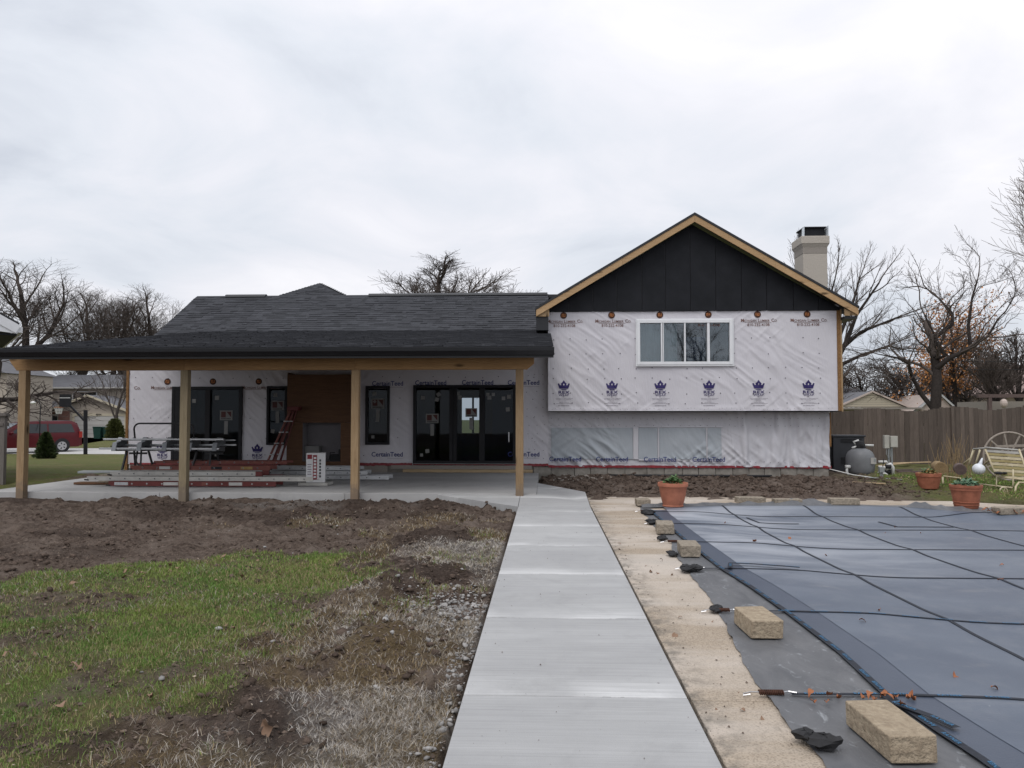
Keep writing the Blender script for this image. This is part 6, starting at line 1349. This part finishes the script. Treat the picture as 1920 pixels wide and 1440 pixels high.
# basketball hoop
hp = thing('basketball_hoop', 'black basketball hoop on a bent pole at the edge of the lawn', 'basketball hoop', (-23.85, 39.0, -.47))
MB().tube([(.05, 0, 0), (-.0, 0, 2.30)], .10, 10).build('pole', M['frame'], hp); MB().beam((-.02, 0, 1.72), (-.85, -.1, 2.62), .09, .09).build('arm', M['frame'], hp)
MB().box(-1.30, -.70, -.18, -.10, 2.46, 3.12).build('backboard', M['frame'], hp); MB().box(-1.29, -.71, -.186, -.181, 2.92, 2.95).build('stripe', M['card'], hp)
rim_ = [(-1.36 + .2 * math.cos(a), -.1 + .2 * math.sin(a), 2.44) for a in np.linspace(0, 6.283, 17)]; MB().tube(rim_, .018, 5, False).build('rim', M['leafo'], hp)
mb = MB()
for k in range(12): a = k * .5236; mb.tube([(-1.36 + .2 * math.cos(a), -.1 + .2 * math.sin(a), 2.43), (-1.36 + .12 * math.cos(a + .5), -.1 + .12 * math.sin(a + .5), 2.10)], .012, 4).tube([(-1.36 + .2 * math.cos(a), -.1 + .2 * math.sin(a), 2.43), (-1.36 + .12 * math.cos(a - .5), -.1 + .12 * math.sin(a - .5), 2.10)], .012, 4)
mb.build('hoop_net', M['net'], hp)
# cars
def van(name, label, cat, loc, rz, mat, L=5.1, Wd=1.95, H=1.75, suv=False):
    c_ = thing(name, label, cat, loc, rz); hw = Wd / 2; k = L / 5.1; hk = H / 1.75
    P_ = [(-2.5, .30), (-2.53, .62), (-2.45, .86), (-1.55, 1.02), (-.55, 1.60), (-.2, 1.68), (1.9, 1.72), (2.25, 1.62), (2.46, 1.05), (2.52, .70), (2.48, .32)]
    sec = [(.0, .94), (.35, 1.0), (.95, 1.0), (1.15, .96), (1.72, .78)]
    def half(z): return float(np.interp(z, [s_[0] for s_ in sec], [s_[1] for s_ in sec])) * hw
    xs2 = np.linspace(-2.53, 2.52, 44); up = lambda x: float(np.interp(x, [p[0] for p in P_[1:10]], [p[1] for p in P_[1:10]])); V = []; nz_ = 9
    for x in xs2:
        t_ = up(x); lo = .28 + .05 * (abs(x) > 2.3)
        for s_ in (-1, 1):
            for j in range(nz_): z = lo + (max(t_, lo + .2) - lo) * j / (nz_ - 1); V.append((x * k, s_ * half(z) * (1 - .12 * max(0, (abs(x) - 2.1) / .43) ** 2), z * hk))
    Fc = []
    for i in range(len(xs2) - 1):
        a, b = i * 2 * nz_, (i + 1) * 2 * nz_
        for j in range(nz_ - 1): Fc += [(a + j, b + j, b + j + 1, a + j + 1), (a + nz_ + j, a + nz_ + j + 1, b + nz_ + j + 1, b + nz_ + j)]
        Fc += [(a + nz_ - 1, b + nz_ - 1, b + 2 * nz_ - 1, a + 2 * nz_ - 1)]
    for a in (0, (len(xs2) - 1) * 2 * nz_): Fc += [(a + j, a + j + 1, a + nz_ + j + 1, a + nz_ + j) for j in range(nz_ - 1)]
    np_mesh('body', V, np.array(Fc), M[mat], c_, smooth=False)
    for s_ in (-1, 1):
        for x0, x1, z0, z1, sk in ((-1.05, -.30, 1.06, 1.50, .55), (-.22, .72, 1.06, 1.55, .0), (.80, 2.10, 1.08, 1.55, -.14)):
            q = [(x0, z0), (x1, z0), (x1 + (sk if sk < 0 else 0), z1), (x0 + (sk if sk > 0 else 0), z1)]
            MB().add([(x * k, s_ * (half(z) + .012), z * hk) for x, z in q] + [(x * k, s_ * (half(z) - .02), z * hk) for x, z in q], [(0, 1, 2, 3), (7, 6, 5, 4)]).build('side_window', M['carglass'], c_)
        for x in (-1.62, 1.46):
            w_ = MB().tube([(x * k, s_ * (hw - .22), .34), (x * k, s_ * (hw + .005), .34)], .345, 24).build('tyre', M['rubber'], c_); MB().tube([(x * k, s_ * (hw + .0), .34), (x * k, s_ * (hw + .012), .34)], .235, 18).build('rim', M['rim'], w_)
            MB().tube([(x * k, s_ * (hw - .02), .36), (x * k, s_ * (hw + .002), .36)], .40, 24).build('wheel_arch', M['rubber'], c_)
            for q in range(5): a = q * 1.2566; MB().beam((x * k + .09 * math.cos(a + .6), s_ * (hw + .018), .34 + .09 * math.sin(a + .6)), (x * k + .19 * math.cos(a + .6), s_ * (hw + .018), .34 + .19 * math.sin(a + .6)), .05, .01, (0, 1, 0)).build('rim_slot', M['rubber'], w_)
        MB().box(2.34 * k, 2.50 * k, s_ * (hw * .92) - .06, s_ * (hw * .92) + .045, .78 * hk, 1.12 * hk).build('taillight', M['tail'], c_); MB().box(-2.46 * k, -2.28 * k, s_ * (hw * .8) - .12, s_ * (hw * .8) + .12, .66 * hk, .84 * hk).build('headlight', M['rim'], c_)
        MB().ball((-1.0 * k, s_ * (hw + .10), 1.08 * hk), .12, 10, 6, (.8, .9, .7)).build('mirror', M[mat], c_, smooth=True); MB().box(-.2 * k, -.02 * k, s_ * hw + (.0 if s_ > 0 else -.02), s_ * hw + (.02 if s_ > 0 else 0), .90 * hk, .93 * hk).build('handle', M[mat], c_)
    MB().add([(-1.50 * k, -.72 * hw, 1.06 * hk), (-1.50 * k, .72 * hw, 1.06 * hk), (-.62 * k, .68 * hw, 1.595 * hk), (-.62 * k, -.68 * hw, 1.595 * hk)], [(3, 2, 1, 0)]).build('windscreen', M['carglass'], c_)
    MB().add([(2.30 * k, -.7 * hw, 1.6 * hk), (2.30 * k, .7 * hw, 1.6 * hk), (2.475 * k, .78 * hw, 1.10 * hk), (2.475 * k, -.78 * hw, 1.10 * hk)], [(3, 2, 1, 0)]).build('rear_window', M['carglass'], c_)
    MB().box(2.46 * k, 2.56 * k, -.8 * hw, .8 * hw, .36, .60).build('bumper', M[mat], c_, bevel=.02); return c_
van('minivan', 'dark red minivan parked on the road behind the cone shaped shrub', 'van', (-28.3, 40.9, -.46), R(52), 'redcar')
van('parked_suv', 'black car parked farther back behind the red minivan', 'car', (-35.6, 52.8, -.47), R(62), 'blackcar', 4.6, 1.85, 1.72)
def bin_(loc, label, s_=1):
    b = thing('wheelie_bin', label, 'bin', loc, 0, 'green bins by the garage'); MB().add([(-.28, -.3, 0), (.28, -.3, 0), (.28, .3, 0), (-.28, .3, 0), (-.36, -.38, 1.0), (.36, -.38, 1.0), (.36, .38, 1.0), (-.36, .38, 1.0)], [(3, 2, 1, 0), (4, 5, 6, 7), (0, 1, 5, 4), (1, 2, 6, 5), (2, 3, 7, 6), (3, 0, 4, 7)]).build('bin_body', M['bin'], b); MB().box(-.38, .38, -.42, .40, 1.002, 1.07).build('lid', M['bin'], b, bevel=.02); b.scale = (s_,) * 3; return b
bin_((-39.7, 67, -.47), 'larger dark green bin in front of the garage door'); bin_((-39.0, 67.2, -.47), 'smaller dark green bin beside the rounded shrub', .92)
# distant house pieces at the far left
h2_ = thing('beige_house', 'beige house wall cut by the left edge beyond the fence', 'house', (-45.5, 62, -.5)); MB().box(-6, .8, 0, 6, 0, 5.6).build('wall', M['siding'], h2_); MB().prism([(-6.5, 5.6), (1.0, 5.6), (-3, 7.2)], -.4, 6.4, lambda x, z, y: (x, y, z)).build('roof', M['asph'], h2_)
h3_ = thing('white_garage', 'small white garage far away between the fence post and porch post', 'garage', (-58.6, 82, -.5)); MB().box(-1.6, 2.2, 0, 5, 0, 2.7).build('wall', M['white'], h3_); MB().prism([(-2, 2.7), (2.6, 2.7), (.3, 3.6)], -.3, 5.2, lambda x, z, y: (x, y, z)).build('roof', M['asph'], h3_)
ng = thing('neighbour_gable', 'corner of a neighbouring house with white rake board and dark soffit at upper left', 'house', (-12.86, 17.3, .02), R(40))
MB().box(-9, 0, 0, 5, 0, 3.75).build('wall', M['siding'], ng)
MB().add([(.50, -.42, 3.60), (-6, -.42, 7.35), (-6, 5.4, 7.35), (.50, 5.4, 3.60), (.50, -.42, 3.66), (-6, -.42, 7.41), (-6, 5.4, 7.41), (.50, 5.4, 3.66)], [(0, 1, 2, 3), (7, 6, 5, 4), (0, 4, 5, 1), (2, 6, 7, 3), (3, 7, 4, 0)]).build('roof', M['fascia'], ng)
MB().beam((.48, -.44, 3.50), (-6, -.44, 7.24), .03, .20).build('rake_board', M['white'], ng); MB().prism([(.47, 3.58), (.47, 3.40), (-.10, 3.46), (-.10, 3.92)], -.43, -.38, lambda x, z, y: (x, y, z)).build('rake_return', M['white'], ng)
MB().box(-.0, .46, -.37, 5.3, 3.36, 3.40).build('soffit', M['black'], ng); MB().box(-3, -.1, -.36, -.01, 3.40, 3.6).build('soffit', M['black'], ng)
MB().box(.47, .57, -.40, 5.4, 3.43, 3.56).build('gutter', M['white'], ng)
# lamp hook seen beside the first post
sh_ = thing('garden_hook', 'thin dark shepherd hook lamp pole behind the first porch post', 'garden hook', (-24.25, 36, -.42)); MB().tube([(0, 0, 0), (0, 0, 2.35), (-.03, 0, 2.56), (-.10, 0, 2.66), (-.24, 0, 2.68), (-.30, 0, 2.62)], .022, 6).build('hook_pole', M['frame'], sh_, smooth=True); MB().ball((-.36, 0, 2.58), .09, 8, 6, (1.6, 1, .8)).build('lamp_head', M['pvc'], sh_, smooth=True)

# ------------------------------------------------------------------ neighbourhood, right
r1 = thing('beige_shed', 'beige gabled house end with grey roof rising over the fence beside the wrapped wall', 'house', (18.75, 44, 0))
MB().box(-3.4, 1.4, .4, 5, -.3, 1.95).build('wall', M['sidingy'], r1); gw = MB().prism([(-2.2, 2.02), (1.45, 2.02), (-.35, 2.82)], -.02, .08, lambda x, z, y: (x, y, z)).build('gable_wall', M['sidingy'], r1)
for k in range(6): MB().box(-2.2 + k * .30, 1.45 - k * .30, -.032, -.021, 2.06 + k * .12, 2.075 + k * .12).build('siding_lap', M['stuccodark'], gw)
MB().beam((-.35, -.1, 2.90), (1.75, -.1, 1.98), .06, .09).beam((-.35, -.1, 2.90), (-2.5, -.1, 1.96), .06, .09).build('rake_board', M['sidingp'], r1); MB().box(-3.8, 2.3, -.5, .3, 1.90, 2.0).build('fascia', M['stuccodark'], r1)
MB().add([(-.35, -.05, 2.92), (1.8, -.05, 2.0), (2.4, 6, 2.0), (-.35, 6, 2.95), (-2.6, -.05, 1.98), (-4.2, 6, 3.0)], [(0, 1, 2, 3), (4, 0, 3, 5)]).build('roof', M['asph'], r1); MB().add([(-4.5, 2, 2.3), (2.2, 2, 2.3), (.5, 5, 3.3), (-4.5, 5, 3.3)], [(0, 1, 2, 3)]).build('roof', M['asph'], r1)
r2 = thing('pinkish_house', 'pinkish gable of a small house with dark roof behind the fence', 'house', (21.95, 44, 0))
MB().prism([(-1.0, -.2), (1.2, -.2), (1.2, 1.6), (.18, 2.75), (-.05, 2.75), (-1.3, 1.6)], 0, 5, lambda x, z, y: (x, y, z)).build('wall', M['sidingp'], r2); MB().beam((.06, -.1, 2.86), (-1.5, -.1, 1.55), .06, .10).beam((.06, -.1, 2.86), (1.6, -.1, 1.40), .06, .10).build('rake_board', M['white'], r2)
MB().add([(.06, -.15, 2.92), (1.75, -.15, 1.38), (4.2, 5.5, 1.5), (2.0, 5.5, 2.95), (-1.6, -.15, 1.55), (-1.4, 5.5, 1.55)], [(0, 1, 2, 3), (4, 0, 3, 5)]).build('roof', M['asph'], r2)
r3 = thing('pergola', 'weathered timber beam and post of a pergola over the fence at right', 'pergola', (19.9, 36, 0)); MB().box(-.1, 6, -.08, .08, 2.36, 2.52).build('beam', M['log'], r3); MB().box(.35, .50, -.07, .07, 0, 2.36).build('post', M['log'], r3); MB().box(.55, 6, .5, 3, 1.3, 2.2).build('back_panel', M['stuccodark'], r3)
MB().ball((1.0, -.1, 2.1), .16, 10, 6, (1, 1, 1.3)).build('lantern', M['sidingp'], r3)
r4 = thing('brown_roofed_house', 'house with broad brown shingle roof at the right edge', 'house', (29.7, 52, 0)); MB().box(-4, 8, 2, 9, 0, 3).build('wall', M['sidingp'], r4); MB().add([(-5, 1, 2.9), (9, 1, 2.9), (9, 6, 5.2), (-1.5, 6, 5.2)], [(0, 1, 2, 3)]).build('roof', M['asphbrown'], r4)
for i, (z0, z1, y) in enumerate(((4.7, 4.35, 38), (4.35, 3.95, 38.3), (5.15, 4.9, 38.6))):
    pts = [(8 + 24 * k / 14, y, z0 + (z1 - z0) * k / 14 - .35 * math.sin(math.pi * k / 14)) for k in range(15)]
    o = MB().tube(pts, .014, 5).build('utility_wire', M['wire']); tag(o, ['middle utility wire crossing the trees right of the house', 'lowest utility wire crossing the trees right of the house', 'highest faint utility wire crossing the trees right of the house'][i], 'wire', 'utility wires right of the house')
